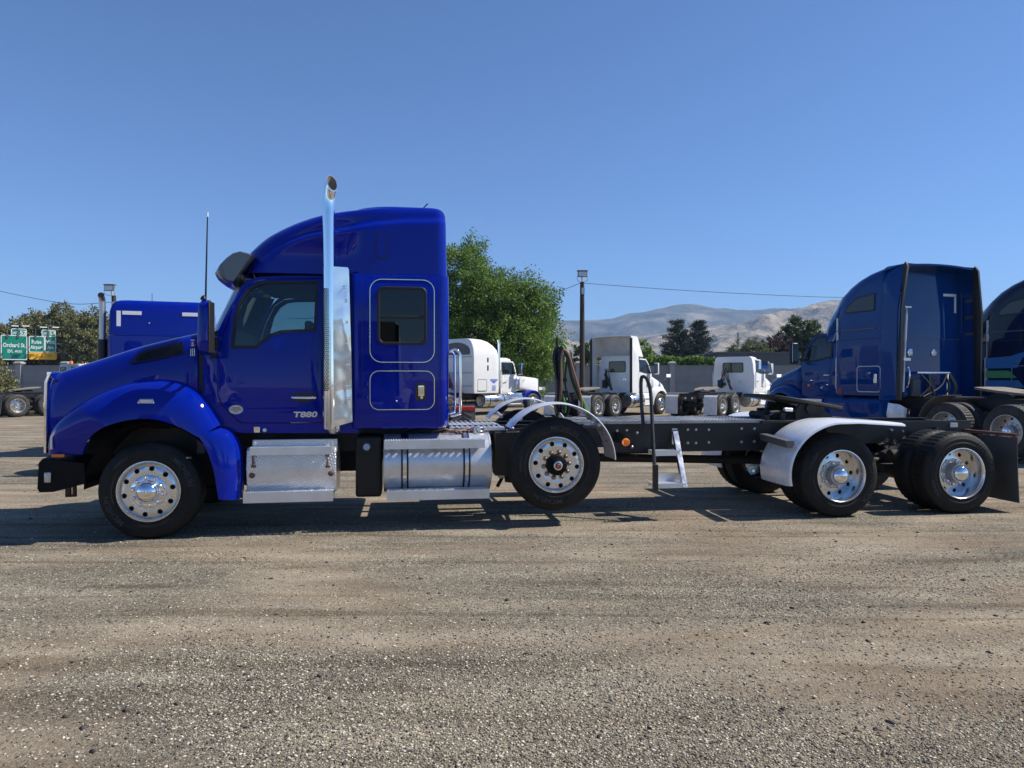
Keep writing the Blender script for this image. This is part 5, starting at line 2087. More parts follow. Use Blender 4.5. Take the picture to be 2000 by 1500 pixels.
def tractor(name, label, paint_m, xr, top, kind, axles, detail=0, flap='flap_grey', stack=False, square=False, fender_m=None, roof_open=False, ext=0.0, tank_len=1.1, has_hood=True, sleeper_w=1.12, low=1.0, group='semi trucks parked in the gravel yard'):
    rt = empty(name)
    tag(rt, label, 'truck', group)
    pm = M[paint_m]
    fm = M[fender_m or paint_m]
    xc = .50 if not square else .95                   # back end of the hood
    cab_r = min(xr, (1.95 if not square else 2.25))
    # chassis
    x_end = axles[-1] + .75
    fr = MB()
    for y in (-.42, .42):
        fr.box(-.9, x_end, y - .045, y + .045, .82, 1.05)
    build_each(fr, 'frame_rail', M['black_metal'], rt, 30)
    cm = MB()
    for x in (axles[0] - .7, (axles[0] + axles[1]) / 2, x_end - .04):
        cm.box(x - .04, x + .04, -.38, .38, .84, 1.03)
    build_each(cm, 'cross_member', M['chassis'], rt)
    un = MB()
    un.box(-.5, 1.4, -.40, .40, .50, 1.2)
    un.build('engine', M['chassis'], rt)
    for x in [0] + list(axles):
        MB().tube([(x, -.98, .5), (x, .98, .5)], .08, 10).build('axle', M['chassis'], rt)
    both(lambda s: wheel(rt, 0, s * 1.20, .5, 'steer', detail, 10 * s))
    for x in axles:
        both(lambda s: wheel(rt, x, s * 1.22, .5, 'drive', detail, 17 * x))
    # fifth wheel
    fcx = (axles[0] + axles[-1]) / 2 - .1
    hs = [(-.52, -.42), (-.30, -.47), (.05, -.46), (.52, -.30), (.58, -.20), (.20, -.06), (.12, 0), (.20, .06), (.58, .20), (.52, .30), (.05, .46), (-.30, .47), (-.52, .42), (-.56, 0)]
    fw = MB()
    tl_ = R(7)
    fw.rings([[(fcx + x * math.cos(tl_), y, 1.20 - x * math.sin(tl_) + dz) for x, y in hs] for dz in (0, .05)])
    fw.build('fifth_wheel', M['dusty_plate'], rt, 30, bevel=.008)
    fp = MB()
    fp.box(fcx - .6, fcx + .6, -.5, .5, 1.052, 1.08)
    for s in (-1, 1):
        fp.prism([(fcx - .3, 1.07), (fcx + .3, 1.07), (fcx + .1, 1.2), (fcx - .1, 1.2)], s * .36 - .03, s * .36 + .03)
    fp.build('fifth_wheel_mount', M['chassis'], rt, 30)
    # rear end: lamps and mud flaps
    tlp = MB().box(x_end, x_end + .04, -.38, .38, .72, .98).build('tail_panel', M['black_metal'], rt)
    for y, mm_ in ((-.28, 'red'), (-.16, 'clear_lens'), (.16, 'clear_lens'), (.28, 'red')):
        MB().lathe([(0, .052), (.045, .05), (.05, .03)], 12, (x_end, y, .84), axis='x').build('tail_lamp', M[mm_], tlp)
    xm = axles[-1] + .62
    for s in (-1, 1):
        m = MB()
        y0, y1 = sorted((s * .62, s * 1.22))
        m.rings([[(xm + dx, y0, z), (xm + dx, y1, z), (xm + dx + .012, y1, z), (xm + dx + .012, y0, z)] for z, dx in ((1.0, -.12), (.9, 0), (.5, .01), (.14, .05))])
        m.build('mud_flap', M[flap], rt, 30)
        MB().tube([(xm - .02, s * .42, 1.0), (xm - .02, s * 1.22, 1.0)], .02, 6).build('flap_hanger', M['black_metal'], rt)
    # hood
    if not square:
        pr = [(-1.02, .62, 1.22, .84), (-.98, .66, 1.34, .88), (-.80, .66, 1.46, .90), (-.45, 1.15, 1.60, .92), (0, 1.28, 1.74, .95), (.35, 1.20, 1.84, .98), (xc + .06, 1.0, 1.90, 1.0)]
    else:
        pr = [(-1.02, .70, 1.62, .62), (-.99, .68, 1.70, .66), (-.8, .68, 1.73, .68), (-.3, .95, 1.76, .74), (.2, 1.1, 1.80, .82), (xc + .04, 1.05, 1.86, .92)]
    rs = []
    for x, zb, zt_, w in pr:
        e = .14 if not square else .05
        half = [(-w + .05, zb), (-w, zb + .08), (-w, (zb + zt_) / 2), (-w + .02, zt_ - e * 1.1), (-w + e * .6, zt_ - e * .35), (-w + e * 1.5, zt_), (-w * .4, zt_ + .03)]
        rr_ = [(x + (.10 if x < -.95 else .0) * (abs(y) / .85) ** 3, y, z) for y, z in half]
        rs.append(rr_ + [(p[0], -p[1], p[2]) for p in reversed(rr_)])
    h = MB().rings(rs)
    h.build('hood', pm, rt, 50, subsurf=1 if detail == 0 else 2)
    gp = MB()
    if square:
        gp.box(-1.05, -1.0, -.60, .60, .78, 1.70)
        gp.build('grille', M['chrome'], rt, 30, bevel=.02)
    else:
        gp.box(-1.035, -1.0, -.45, .45, .72, 1.24)
        gp.build('grille', M['black_gloss'], rt, 30, bevel=.01)
    # front fenders
    for s in (-1, 1):
        rs = []
        for k in range(21):
            a = R(205 - 215 * k / 20) if not square else R(196 - 190 * k / 20)
            rin = .60 if not square else .53
            up_ = 1.0 if not square else .5
            ca, sa = math.cos(a), math.sin(a)
            wide = .22 * (.6 + .4 * math.sin(R(180 * k / 20)))
            row = [((rin + .20 * up_) * ca, s * .90, .52 + (rin + .22 * up_) * sa), ((rin + .20 * up_) * ca, s * 1.0, .52 + (rin + .21 * up_) * sa), ((rin + .15 * up_) * ca, s * (.98 + wide * .85), .52 + (rin + .15 * up_) * sa), ((rin + .07) * ca, s * (1.0 + wide), .52 + (rin + .06) * sa), (rin * ca, s * (1.0 + wide), .52 + rin * sa), (rin * ca, s * .95, .52 + rin * sa)]
            rs.append([(min(max(x, -.98), .80), y, max(z, .46)) for x, y, z in row])
        MB().rings(rs, closed=False, cap0=False, cap1=False).build('fender', fm, rt, 60)
        MB().rings([[(.60 * math.cos(R(a)), s * y, .52 + .60 * math.sin(R(a))) for a in range(-5, 190, 13)] for y in (.45, 1.1)], closed=False, cap0=False, cap1=False).build('wheel_well', M['chassis'], rt, 60)
        if not square:
            MB().box(-.32, -.20, s * 1.185 - .015, s * 1.185 + .015, 1.12, 1.15).build('side_lamp', M['clear_lens'], rt)
            lm = MB()
            lm.add([(-1.0, s * .60, 1.18), (-.90, s * .90, 1.16), (-.72, s * .96, 1.20), (-.98, s * .62, 1.0), (-.88, s * .93, .98), (-.70, s * .975, 1.10)], [(0, 1, 4, 3), (1, 2, 5, 4)])
            lm.build('headlight', M['clear_lens'], rt)
        else:
            lm = MB().box(-.98, -.78, s * .98 - .14, s * .98 + .14, 1.10, 1.28)
            lm.build('headlight', M['chrome'], rt, bevel=.03)
    bm_ = MB()
    rs = []
    for y in (-1.18, -1.15, -.9, -.4, .4, .9, 1.15, 1.18):
        o_ = .16 * (abs(y) / 1.18) ** 4
        rs.append([(-1.16 + o_, y, .36), (-1.18 + o_, y, .66), (-.95, y, .68), (-.80, y, .40)])
    bm_.rings(rs)
    bm_.build('bumper', M['chrome' if square else 'black_plastic'], rt, 30, bevel=.02)
    # cab
    zr = 2.74
    x0 = xc
    if square:
        lv = [(.98, x0, cab_r, .98), (1.5, x0, cab_r, 1.0), (1.88, x0 + .02, cab_r, 1.0), (1.94, x0 + .06, cab_r, .99), (2.45, x0 + .20, cab_r, .96), (2.62, x0 + .28, cab_r, .92), (2.68, x0 + .45, cab_r, .84)]
        win = [(x0 + .22, 1.93), (x0 + .34, 2.38), (x0 + .40, 2.44), (cab_r - .22, 2.44), (cab_r - .20, 1.93)]
    else:
        lv = [(.92, x0, cab_r, 1.0), (1.4, x0 - .02, cab_r, 1.03), (1.78, x0, cab_r, 1.03), (1.90, x0 + .05, cab_r, 1.02), (2.35, x0 + .38, cab_r, .98), (2.62, x0 + .58, cab_r, .93), (2.70, x0 + .70, cab_r, .89), (2.74, x0 + .85, cab_r, .82)]
        win = [(x0 + .22, 1.96), (x0 + .42, 2.36), (x0 + .56, 2.52), (cab_r - .34, 2.54), (cab_r - .32, 2.04), (x0 + .60, 1.96)]
    lz = lambda z: z if z < 1.9 else 1.9 + (z - 1.9) * low
    lv = [(lz(a), b_, c_, d_) for a, b_, c_, d_ in lv]
    win = [(a, lz(b_)) for a, b_ in win]
    def wy(z):
        return interp(z, [(l[0], l[3]) for l in lv])
    MB().rings(zl(lv, .28, .40, .07)).build('cab', pm, rt, 45)
    dpoly = [(x0 + .12, 1.05), (x0 + .10, 1.86), (win[1][0] - .12, win[1][1]), (win[2][0] - .08, win[2][1] + .08), (cab_r - .26, win[3][1] + .08), (cab_r - .24, 1.05)]
    for s in (-1, 1):
        dm = MB().panel(dpoly, (), lambda x, z: -wy(z) - .010, .008, .10)
        wf = MB().panel(grow(win, .03), [grow(win, -.012)], lambda x, z: -wy(z) - .026, .020, .10)
        wp_ = MB().panel(grow(win, -.01), (), lambda x, z: -wy(z) - .020, .004, .10)
        hd = MB().tube([(cab_r - .52, -1.06, 1.58), (cab_r - .32, -1.06, 1.58)], .018, 8)
        if s > 0:
            for q in (dm, wf, wp_, hd):
                q.flip()
        do = dm.build('door', pm, rt, 40)
        hd.build('door_handle', M['chrome'], do, 40)
        wf.build('window_frame', M['seal'], do, 40)
        wp_.build('window_pane', M['pane_solid'], do, 40)
    # windscreen: curved sheet just proud of the front of the cab
    rs = []
    zb_, zt_ = (1.94, 2.52) if square else (lz(1.92), lz(2.56))
    for z in np.linspace(zb_, zt_, 6):
        xf = interp(z, [(l[0], l[1]) for l in lv]) - .006
        w = wy(z) + .004
        H = ring(xf, cab_r, w, .28, .40, .07, 3, 8)[:8]
        rs.append([(x, y, z) for x, y in reversed(H)] + [(x, -y, z) for x, y in H])
    MB().rings(rs, closed=False, cap0=False, cap1=False).build('windscreen', M['pane_solid'], rt, 60)
    # roof marker lamps, grab handles, side markers
    zr_ = lv[-2][0]
    for y in (-.62, -.31, 0, .31, .62):
        MB().box(lv[-2][1] + .06, lv[-2][1] + .16, y - .05, y + .05, zr_ - .01, zr_ + .06).build('marker_lamp', M['orange'], rt, bevel=.015)
    for s in (-1, 1):
        MB().tube([(cab_r - .10, s * 1.075, 1.25), (cab_r - .10, s * 1.075, 2.0)], .018, 6).build('grab_handle', M['rim_dull'], rt, 40)
        MB().box(.86, .94, *sorted((s * 1.035, s * 1.062)), 1.30, 1.345).build('side_marker', M['orange'], rt)
        gp_ = MB()
        gp_.panel(grow(dpoly, .012), [grow(dpoly, -.004)], lambda x, z: -wy(z) - .004, .004, .2)
        if s > 0:
            gp_.flip()
        gp_.build('door_gap', M['seal'], rt, 0)
    # mirrors
    for s in (-1, 1):
        m = MB()
        mxx = x0 + .08
        m.box(mxx, mxx + .12, *sorted((s * 1.20, s * 1.42)), 1.88, 2.42)
        mo = m.build('mirror', M['black_plastic'] if kind == 'dark_mirror' else (M['chrome'] if square else pm), rt, 30, bevel=.03)
        MB().box(mxx + .121, mxx + .128, *sorted((s * 1.215, s * 1.405)), 1.91, 2.39).build('mirror_glass', M['mirror'], mo)
        am = MB()
        am.tube([(mxx + .06, s * 1.22, 2.0), (mxx + .16, s * 1.0, 1.98)], .018, 6)
        am.tube([(mxx + .06, s * 1.22, 2.3), (mxx + .26, s * .98, 2.3)], .018, 6)
        am.build('mirror_arm', M['black_metal'], mo)
        hm2 = MB()
        hm2.tube([(-.45, s * .95, 1.55), (-.62, s * 1.22, 1.80)], .014, 6)
        hm2.box(-.68, -.58, *sorted((s * 1.14, s * 1.36)), 1.76, 1.98)
        if not square:
            hm2.build('hood_mirror', M['chrome'], rt, 30)
    # fuel tanks with straps, steps, box
    tx = cab_r - .55
    for s in (-1, 1):
        t_o = MB().lathe([(0, tx), (.29, tx), (.315, tx + .03), (.315, tx + tank_len - .03), (.29, tx + tank_len), (0, tx + tank_len)], 28, (0, s * .84, .68), axis='x').build('fuel_tank', M['alu'], rt, 40)
        for q in (.2, .8):
            MB().lathe([(.316, tx + tank_len * q - .025), (.322, tx + tank_len * q - .025), (.322, tx + tank_len * q + .025), (.316, tx + tank_len * q + .025)], 28, (0, s * .84, .68), axis='x').build('tank_strap', M['black_metal'], t_o, 30)
        sk = MB()
        sk.rings([[(xx, s * yy, zz) for yy, zz in ((1.10, .40), (1.14, .72), (1.06, 1.0), (.7, 1.0), (.7, .40))] for xx in (.72, tx - .02)])
        sk.build('step_skirt', pm if not square else M['alu'], rt, 30, bevel=.015)
        for zz in (.46, .76):
            MB().box(.80, tx - .08, *sorted((s * 1.05, s * 1.165)), zz, zz + .03).build('step', M['alu_soft'], rt)
    if stack:
        for s in ((-1, 1) if square else (-1,)):
            sp_ = MB()
            sp_.tube([(cab_r + .10, s * 1.08, .95), (cab_r + .10, s * 1.08, 2.1)], .085, 14)
            sp_.tube(spline([(cab_r + .10, s * 1.08, 2.05), (cab_r + .10, s * 1.08, 3.2), (cab_r + .11, s * 1.08, 3.40), (cab_r + .16, s * 1.08, 3.52)], 3), .062, 14)
            sp_.build('exhaust_stack', M['chrome'], rt, 40)
    rt['cab_r'] = cab_r
    return rt, lv, cab_r, wy

M['pane_solid'] = mat('dark_window_glass', (.012, .015, .016), .03, 0, 0, .03, .6)

def clutter(rt, x, y0, y1, seed, n=5):
    """Air lines, connectors and brackets on the back wall of a cab."""
    rr = random.Random(seed)
    bo = MB()
    bo.box(x + .01, x + .14, y0, y0 + .22, 1.25, 1.62)
    bo.box(x + .01, x + .10, y0 + .26, y0 + .36, 1.35, 1.5)
    bo.build('valve_box', M['black_plastic'], rt, bevel=.01)
    for k in range(n):
        a = (x + .08, y0 + .1 + k * .05, 1.6)
        m = (x + .25 + .08 * rr.random(), (y0 + y1) / 2 + rr.uniform(-.1, .1), 1.9 + .3 * rr.random())
        e = (x + .3, y1 + rr.uniform(-.1, .1), 1.15)
        MB().tube(spline([a, m, e], 8), .016, 6).build('air_hose', M[rr.choice(['hose_black', 'hose_black', 'hose_red', 'hose_black'])], rt, 60)

def rear_window(rt, x, y0, y1, z0, z1):
    f = MB().panel(rrect(y0, y1, z0, z1, .08), [rrect(y0 + .03, y1 - .03, z0 + .03, z1 - .03, .06)], lambda u, z: 0, .02, 0)
    p = MB().panel(rrect(y0 + .03, y1 - .03, z0 + .03, z1 - .03, .06), (), lambda u, z: 0, .004, 0)
    for m, nm, mt, dx in ((f, 'window_frame', 'seal', .016), (p, 'window_pane', 'pane_solid', .008)):
        move(m, lambda a, b_, c_: (x + dx - b_, a, c_))
        m.build(nm, M[mt], rt, 30)

# ---- white day cab with the tall open roof fairing
rt, lv, cr_, wy = tractor('semi_truck', 'white day cab truck with tall open roof fairing and black side edge', 'white', 1.95, 2.74, 'cab', (3.9, 5.2), flap='flap_white')
rear_window(rt, cr_, -.46, .46, 1.98, 2.50)
clutter(rt, cr_, -.75, -.1, 1)
for s in (-1, 1):
    MB().lathe([(.05, .02), (.075, .018), (.08, 0)], 16, (cr_, s * .42, 1.62), axis='x').build('work_lamp', M['chrome'], rt)
    sf = MB()
    pl = [(1.22, 2.70), (1.50, 3.12), (1.80, 3.52), (1.95, 3.60), (2.42, 3.60), (2.48, 3.50), (2.48, 1.05), (1.98, 1.05), (1.98, 2.70)]
    sf.panel(pl, (), lambda x, z: -1.16 + .10 * smooth(2.7, 3.5, z) + .22 * (1 - smooth(1.2, 2.0, x)), .03, .2)
    if s > 0:
        sf.flip()
    sf.build('side_extender', M['white'], rt, 40)
    MB().box(2.475, 2.53, *sorted((s * 1.03, s * 1.15)), 1.06, 3.52).build('extender_edge', M['seal'], rt, bevel=.01)
rs = []
for x, z, w in ((1.22, 2.70, .92), (1.36, 2.92, .95), (1.52, 3.14, .98), (1.80, 3.50, 1.02), (1.98, 3.60, 1.03), (2.45, 3.62, 1.04)):
    rs.append([(x, y, z + .03 * (1 - (y / w) ** 2) + dz) for y, dz in [(w * t, 0) for t in np.linspace(-1, 1, 9)] + [(w * t, -.03) for t in np.linspace(1, -1, 9)]])
MB().rings(rs).build('roof_fairing', M['white'], rt, 50)
stt = MB()
for a, e in (((2.0, -.9, 2.75), (2.3, -.2, 3.55)), ((2.0, .9, 2.75), (2.3, .2, 3.55)), ((2.1, -.4, 2.76), (2.35, .5, 3.55)), ((2.1, .4, 2.76), (2.35, -.5, 3.55)), ((2.2, -.5, 2.72), (2.35, -.5, 3.58)), ((2.2, .55, 2.72), (2.4, .55, 3.58)), ((2.2, -.6, 2.74), (2.2, .6, 2.74))):
    stt.tube([a, e], .013, 6)
build_each(stt, 'fairing_strut', M['galv'], rt)
yaw = R(48.5 - 180)
place(rt, (0, 1.2, 0), (7.07, 33.6, 0), yaw)

# ---- white day cab seen from behind, no fairing, white mud flaps
rt2, lv, cr_, wy = tractor('semi_truck', 'white low day cab seen from behind with two square white mud flaps', 'white', 1.95, 2.74, 'cab', (4.3, 5.6), flap='flap_white')
rear_window(rt2, cr_, -.52, .52, 1.98, 2.46)
clutter(rt2, cr_, -.72, .1, 2)
MB().lathe([(.03, .02), (.06, .018), (.065, 0)], 14, (cr_, .35, 1.55), axis='x').build('work_lamp', M['rim_dull'], rt2)
place(rt2, (5.6, 0, 0), (362 / F_PX * 31.3, 31.3, 0), yaw)

# ---- white long-nose sleeper truck with blue fender
rt3, lv, cr_, wy = tractor('semi_truck', 'white long-nosed truck with high arched sleeper, square hood and blue front fender', 'white', 4.1, 3.5, 'cab', (5.6, 6.9), square=True, stack=True, fender_m='blue', tank_len=1.6)
lvl = [(1.02, 2.34, 4.05, 1.15), (1.2, 2.34, 4.1, 1.18), (2.66, 2.34, 4.1, 1.18), (2.80, 2.36, 4.1, 1.17), (3.00, 2.42, 4.1, 1.15), (3.20, 2.62, 4.1, 1.10), (3.38, 2.90, 4.1, 1.02), (3.48, 3.2, 4.1, .9), (3.52, 3.5, 4.1, .7)]
MB().rings(zl(lvl, .25, .25, .05)).build('sleeper', M['white'], rt3, 45)
ar = MB()
ap = [(-.95 + 0, 2.78)] + [(-.95 * math.cos(t), 2.95 + .40 * math.sin(t)) for t in np.linspace(0, math.pi, 15)] + [(.95, 2.78)]
ar.panel(list(reversed(ap)), (), lambda u, z: 0, .02, .3)
move(ar, lambda a, b_, c_: (4.125 - b_, a, c_))
ar.build('fairing_shade_panel', M['grey_plastic'], rt3, 30)  # dark arch sheet stands in for the shade inside the open-backed fairing
sd3 = MB()
for z in (1.35, 2.68, 1.95):
    sd3.box(4.101, 4.112, -1.1, 1.1, z - .01, z + .01)
build_each(sd3, 'wall_seam', M['grey_plastic'], rt3)
for s in (-1, 1):
    for z in (2.2, 2.55):
        MB().box(3.15, 3.23, *sorted((s * 1.178, s * 1.19)), z - .14 if z < 2.3 else z - .10, z + .10).build('side_vent', M['black_plastic'], rt3)
    lk = MB().panel(rrect(3.25, 3.85, 1.12, 1.66, .06), [rrect(3.27, 3.83, 1.14, 1.64, .05)], lambda x, z: -1.184, .01, 0)
    if s > 0:
        lk.flip()
    lk.build('locker_outline', M['grey_plastic'], rt3, 30)
    dc = MB()
    dc.box(2.55, 3.05, -1.186, -1.179, 1.60, 1.66)
    dc.panel([(2.6, 1.58), (2.8, 1.46), (3.0, 1.58)], (), lambda x, z: -1.184, .004, 0)
    for k in range(4):
        dc.box(2.68, 2.92, -1.186, -1.179, 1.16 + k * .06, 1.19 + k * .06)
    if s > 0:
        dc.flip()
    dc.build('door_decal', M['decal_blue'], rt3, 0)
    MB().lathe([(.05, -.014), (.055, -.01), (.055, 0)], 14, (.35, s * .86, 1.62)).build('hood_badge', M['letter_red'], rt3)
    cb = MB().box(1.0, 1.22, *sorted((s * .98, s * 1.2)), 1.12, 1.72)
    cb.build('air_cleaner', M['chrome'], rt3, bevel=.05)
place(rt3, (4.1, 1.18, 0), (-75 / F_PX * 32, 32, 0), R(47 - 180))
clutter(rt3, 4.1, -.6, .1, 4)

# ---- low grey day cab with amber beacon, far left
rt4, lv, cr_, wy = tractor('semi_truck', 'low silver grey day cab with amber roof beacon at the left edge', 'grey_paint', 1.95, 2.74, 'cab', (3.3, 4.6), flap='flap_grey', low=.58)
rear_window(rt4, cr_, -.80, -.25, 1.96, 2.26)
rear_window(rt4, cr_, .25, .80, 1.96, 2.26)
bo = MB().lathe([(0, .16), (.06, .15), (.08, .10), (.085, 0)], 16, (1.75, -.2, 2.39), axis='z').build('beacon', M['orange'], rt4)
MB().box(1.65, 1.85, -.3, -.1, 2.34, 2.40).build('beacon_base', M['black_plastic'], bo)
place(rt4, (4.6, 1.22, 0), (-965 / F_PX * 31, 31, 0), R(57 - 180))

# ---- blue truck behind the hood of the near truck: boxy sleeper seen from behind
rt5, lv, cr_, wy = tractor('semi_truck', 'royal blue boxy sleeper seen from behind over the hood of the near truck', 'blue', 3.1, 3.36, 'dark_mirror', (4.4, 5.7), stack=False)
lvl = [(1.05, 1.97, 3.1, 1.04), (1.5, 1.97, 3.1, 1.06), (2.58, 1.97, 3.1, 1.06)]
MB().rings(zl(lvl, .1, .1, .10)).build('sleeper', M['blue'], rt5, 45)
lvl = [(2.59, 1.5, 3.09, 1.05), (2.9, 1.75, 3.08, 1.04), (3.1, 1.95, 3.07, 1.03), (3.24, 2.12, 3.06, .99), (3.31, 2.25, 3.03, .94), (3.345, 2.4, 2.97, .86), (3.36, 2.5, 2.9, .76)]
MB().rings(zl(lvl, .3, .3, .10)).build('roof_fairing', M['blue'], rt5, 45)
for s in (-1, 1):
    MB().box(3.076, 3.084, *sorted((s * .80, s * .88)), 2.78, 3.11).build('reflective_tape', M['tape'], rt5, 0)
    MB().box(3.076, 3.084, *sorted((s * .77, s * .40)), 3.03, 3.11).build('reflective_tape', M['tape'], rt5, 0)
MB().lathe([(0, .012), (.012, .01), (.014, 0)], 10, (3.08, -.25, 2.86), axis='x').build('rear_lamp', M['clear_lens'], rt5)
MB().tube([(2.9, -.22, 3.34), (2.9, -.22, 3.52)], .006, 6).build('roof_aerial', M['black_plastic'], rt5)
ex5 = MB()
ex5.tube([(2.85, -1.19, 1.0), (2.85, -1.19, 2.5)], .095, 14)
e5o = ex5.build('muffler', M['black_metal'], rt5, 40)
ex5 = MB()
cp = spline([(2.85, -1.19, 2.45), (2.85, -1.19, 3.2), (2.87, -1.19, 3.36), (2.98, -1.19, 3.44)], 4)
ex5.tube(cp, .065, 16, caps=False)
ex5.build('exhaust_stack', M['rim_dull'], rt5, 40)
MB().lathe([(0, 0), (.063, 0)], 16, (2.975, -1.19, 3.436), axis='x').build('stack_bore', M['seal'], rt5)
place(rt5, (3.1, -1.05, 0), (-790 / F_PX * 15.1, 15.1, 0), R(109 - 180))

# ---- mid blue high-roof sleeper truck on the right, seen from behind, and its dark neighbour
def high_roof(name, label, pm, xr=3.36, ext=.42):
    rt, lv, cr_, wy = tractor(name, label, pm, xr, 4.0, 'dark_mirror', (4.90, 6.18), detail=1)
    W = 1.20
    lvl = [(1.10, 1.93, xr, W - .02), (1.2, 1.93, xr, W), (2.40, 1.93, xr, W)]
    MB().rings(zl(lvl, .10, .10, .05)).build('sleeper', M[pm], rt, 45)
    prof = [(2.405, 1.16), (2.70, 1.17), (2.90, 1.30), (3.10, 1.50), (3.30, 1.75), (3.50, 2.06), (3.65, 2.34), (3.76, 2.60), (3.84, 2.86), (3.885, 3.06)]
    prof = [(z + .13 * smooth(2.5, 3.2, z), x) for z, x in prof]
    rs = []
    for z, xf in prof:
        e = max(0, (z - 3.73) / .29)
        ins = .22 * (1 - math.sqrt(max(0, 1 - min(1, e) ** 2)))
        rg = ring(max(xf, .98), xr, W - .01 - ins, .75 if z > 2.5 else .5, .45, .05, 16, 7)
        row = []
        for x, y in rg:
            # narrower over the cab than over the sleeper
            k = .13 * (1 - smooth(1.75, 2.1, x)) * smooth(.3, .9, abs(y))
            row.append((x, math.copysign(max(0, abs(y) - k), y), z))
        rs.append(row)
    MB().rings(rs).build('roof_fairing', M[pm], rt, 55)
    for s in (-1, 1):
        m = MB()
        pl = [(xr - .10, 1.02), (xr + ext - .06, 1.02), (xr + ext - .03, 3.0), (xr + ext, 3.99), (xr - .10, 3.93)]
        m.panel(pl, (), lambda x, z: -W - .006 + .16 * smooth(3.4, 4.03, z) ** 2, .03, .2)
        r_ = MB()
        r_.panel([(xr + ext - .07, 1.02), (xr + ext + .05, 1.02), (xr + ext + .08, 3.0), (xr + ext + .10, 3.93), (xr + ext + .04, 4.05), (xr + ext - .03, 3.97)], (), lambda x, z: -W - .014 + .16 * smooth(3.4, 4.03, z) ** 2, .05, .2)
        # belt-line swage and locker outline, window on the side
        wn_ = MB().panel([(2.30, 3.06), (3.10, 3.06), (3.12, 3.40), (2.62, 3.36), (2.34, 3.18)], (), lambda x, z: -W - .004, .008, 0)
        wfr = MB().panel(grow([(2.30, 3.06), (3.10, 3.06), (3.12, 3.40), (2.62, 3.36), (2.34, 3.18)], .025), (), lambda x, z: -W - .001, .006, 0)
        lo_, li_ = rrect(2.62, 3.30, 1.18, 1.78, .08), rrect(2.635, 3.285, 1.195, 1.765, .07)
        lkk = MB().panel(lo_, [li_], lambda x, z: -W - .006, .01, 0)
        lat_ = MB().box(3.12, 3.20, -W - .02, -W, 1.38, 1.60)
        lin = MB().box(2.0, 3.15, -W - .014, -W, 2.62, 2.645)
        sea = MB().box(1.95, 3.30, -W - .003, -W + .01, 2.396, 2.408)
        fs = MB().tube([(1.96, -1.13, 1.15), (1.96, -1.13, 2.95)], .035, 10)
        for q in (m, r_, wn_, wfr, lkk, lat_, lin, sea, fs):
            if s > 0:
                q.flip()
        m.build('side_extender', M[pm], rt, 40)
        r_.build('extender_edge', M['seal'], rt, 40)
        wfo = wfr.build('window_frame', M['seal'], rt, 0)
        wn_.build('window_pane', M['pane_solid'], wfo, 0)
        lko = lkk.build('locker_outline', M['rim_dull'], rt, 0)
        lat_.build('latch', M['chrome'], lko, 0, bevel=.01)
        lin.build('trim_strip', M['grey_plastic'], rt, 0)
        sea.build('panel_seam', M['seal'], rt, 0)
        fs.build('grab_rail', M['rim_dull'], rt, 40)
        sk = MB()
        sk.rings([[(xx, s * yy, zz) for yy, zz in ((1.12, .40), (1.21, .55), (1.21, .92), (1.12, 1.04), (.9, 1.04), (.9, .40))] for xx in (1.55, 1.60, 3.30)])
        sk.build('side_fairing', M[pm], rt, 30, bevel=.03)
        MB().box(.78, 1.50, *sorted((s * 1.165, s * 1.20)), .92, .98).build('step_trim', M['alu_soft'], rt)
    rf = MB()
    rs = []
    for y in np.linspace(-1.02, 1.02, 13):
        c_ = .055 * (1 - (y / 1.02) ** 2)
        rs.append([(xr - .1, y, 3.96 + c_), (xr + ext + .02, y, 3.99 + c_), (xr + ext + .02, y, 3.95 + c_), (xr - .1, y, 3.92 + c_)])
    rf.rings(rs)
    rf.build('roof_lip', M[pm], rt, 40)
    return rt
rt6 = high_roof('semi_truck', 'mid blue high-roof sleeper truck on the right showing its bright blue back wall', 'blue2')
xr = 3.36
for s in (-1, 1):
    MB().box(xr, xr + .006, *sorted((s * 1.00, s * .60)), 3.40, 3.46).build('reflective_tape', M['tape'], rt6, 0)
    MB().box(xr, xr + .006, *sorted((s * 1.00, s * .94)), 3.02, 3.39).build('reflective_tape', M['tape'], rt6, 0)
    lo_ = MB().lathe([(.085, 0), (.085, .02), (.070, .024), (.070, .01)], 22, (xr, s * .36 - .05, 2.08), axis='x').build('work_lamp', M['chrome'], rt6)
    MB().lathe([(.069, .012), (.04, .02), (0, .022)], 20, (xr, s * .36 - .05, 2.08), axis='x').build('lamp_lens', M['clear_lens'], lo_)
for k, z in enumerate((2.52, 2.90, 3.28)):
    MB().box(xr + .10, xr + .32, 1.165, 1.172, z - .03, z + .04).build('extender_plate', M['grey_plastic'], rt6)
MB().box(xr, xr + .004, -1.1, 1.1, 2.397, 2.406).build('wall_seam', M['grey_plastic'], rt6)
ms = MB()
ms.tube([(xr + .40, -1.06, 1.20), (xr + .42, -.98, 3.05)], [.028, .022], 8)
ms.tube([(xr + .41, -1.02, 2.3), (xr + .415, -.99, 2.9)], .035, 8)
ms.box(xr + .36, xr + .46, -1.06, -.88, 3.04, 3.07)
ms.box(xr + .34, xr + .48, -1.12, -.92, 1.88, 1.94)
ms.build('hose_mast', M['galv'], rt6, 40)
hr6 = MB()
hr6.tube(spline([(xr + .05, -.78, 1.30), (xr + .30, -.80, 1.32), (xr + .32, -.80, 1.72), (xr + .02, -.78, 1.78)], 4), .02, 8)
hr6.build('grab_rail', M['chrome'], rt6, 60)
hr6 = MB()
hr6.tube([(xr + .30, -.55, 1.62), (xr + .30, .42, 1.62)], .032, 10)
hr6.tube([(xr + .30, .36, 1.06), (xr + .30, .38, 1.62)], .024, 8)
hr6.build('hose_rack', M['chrome'], rt6, 60)
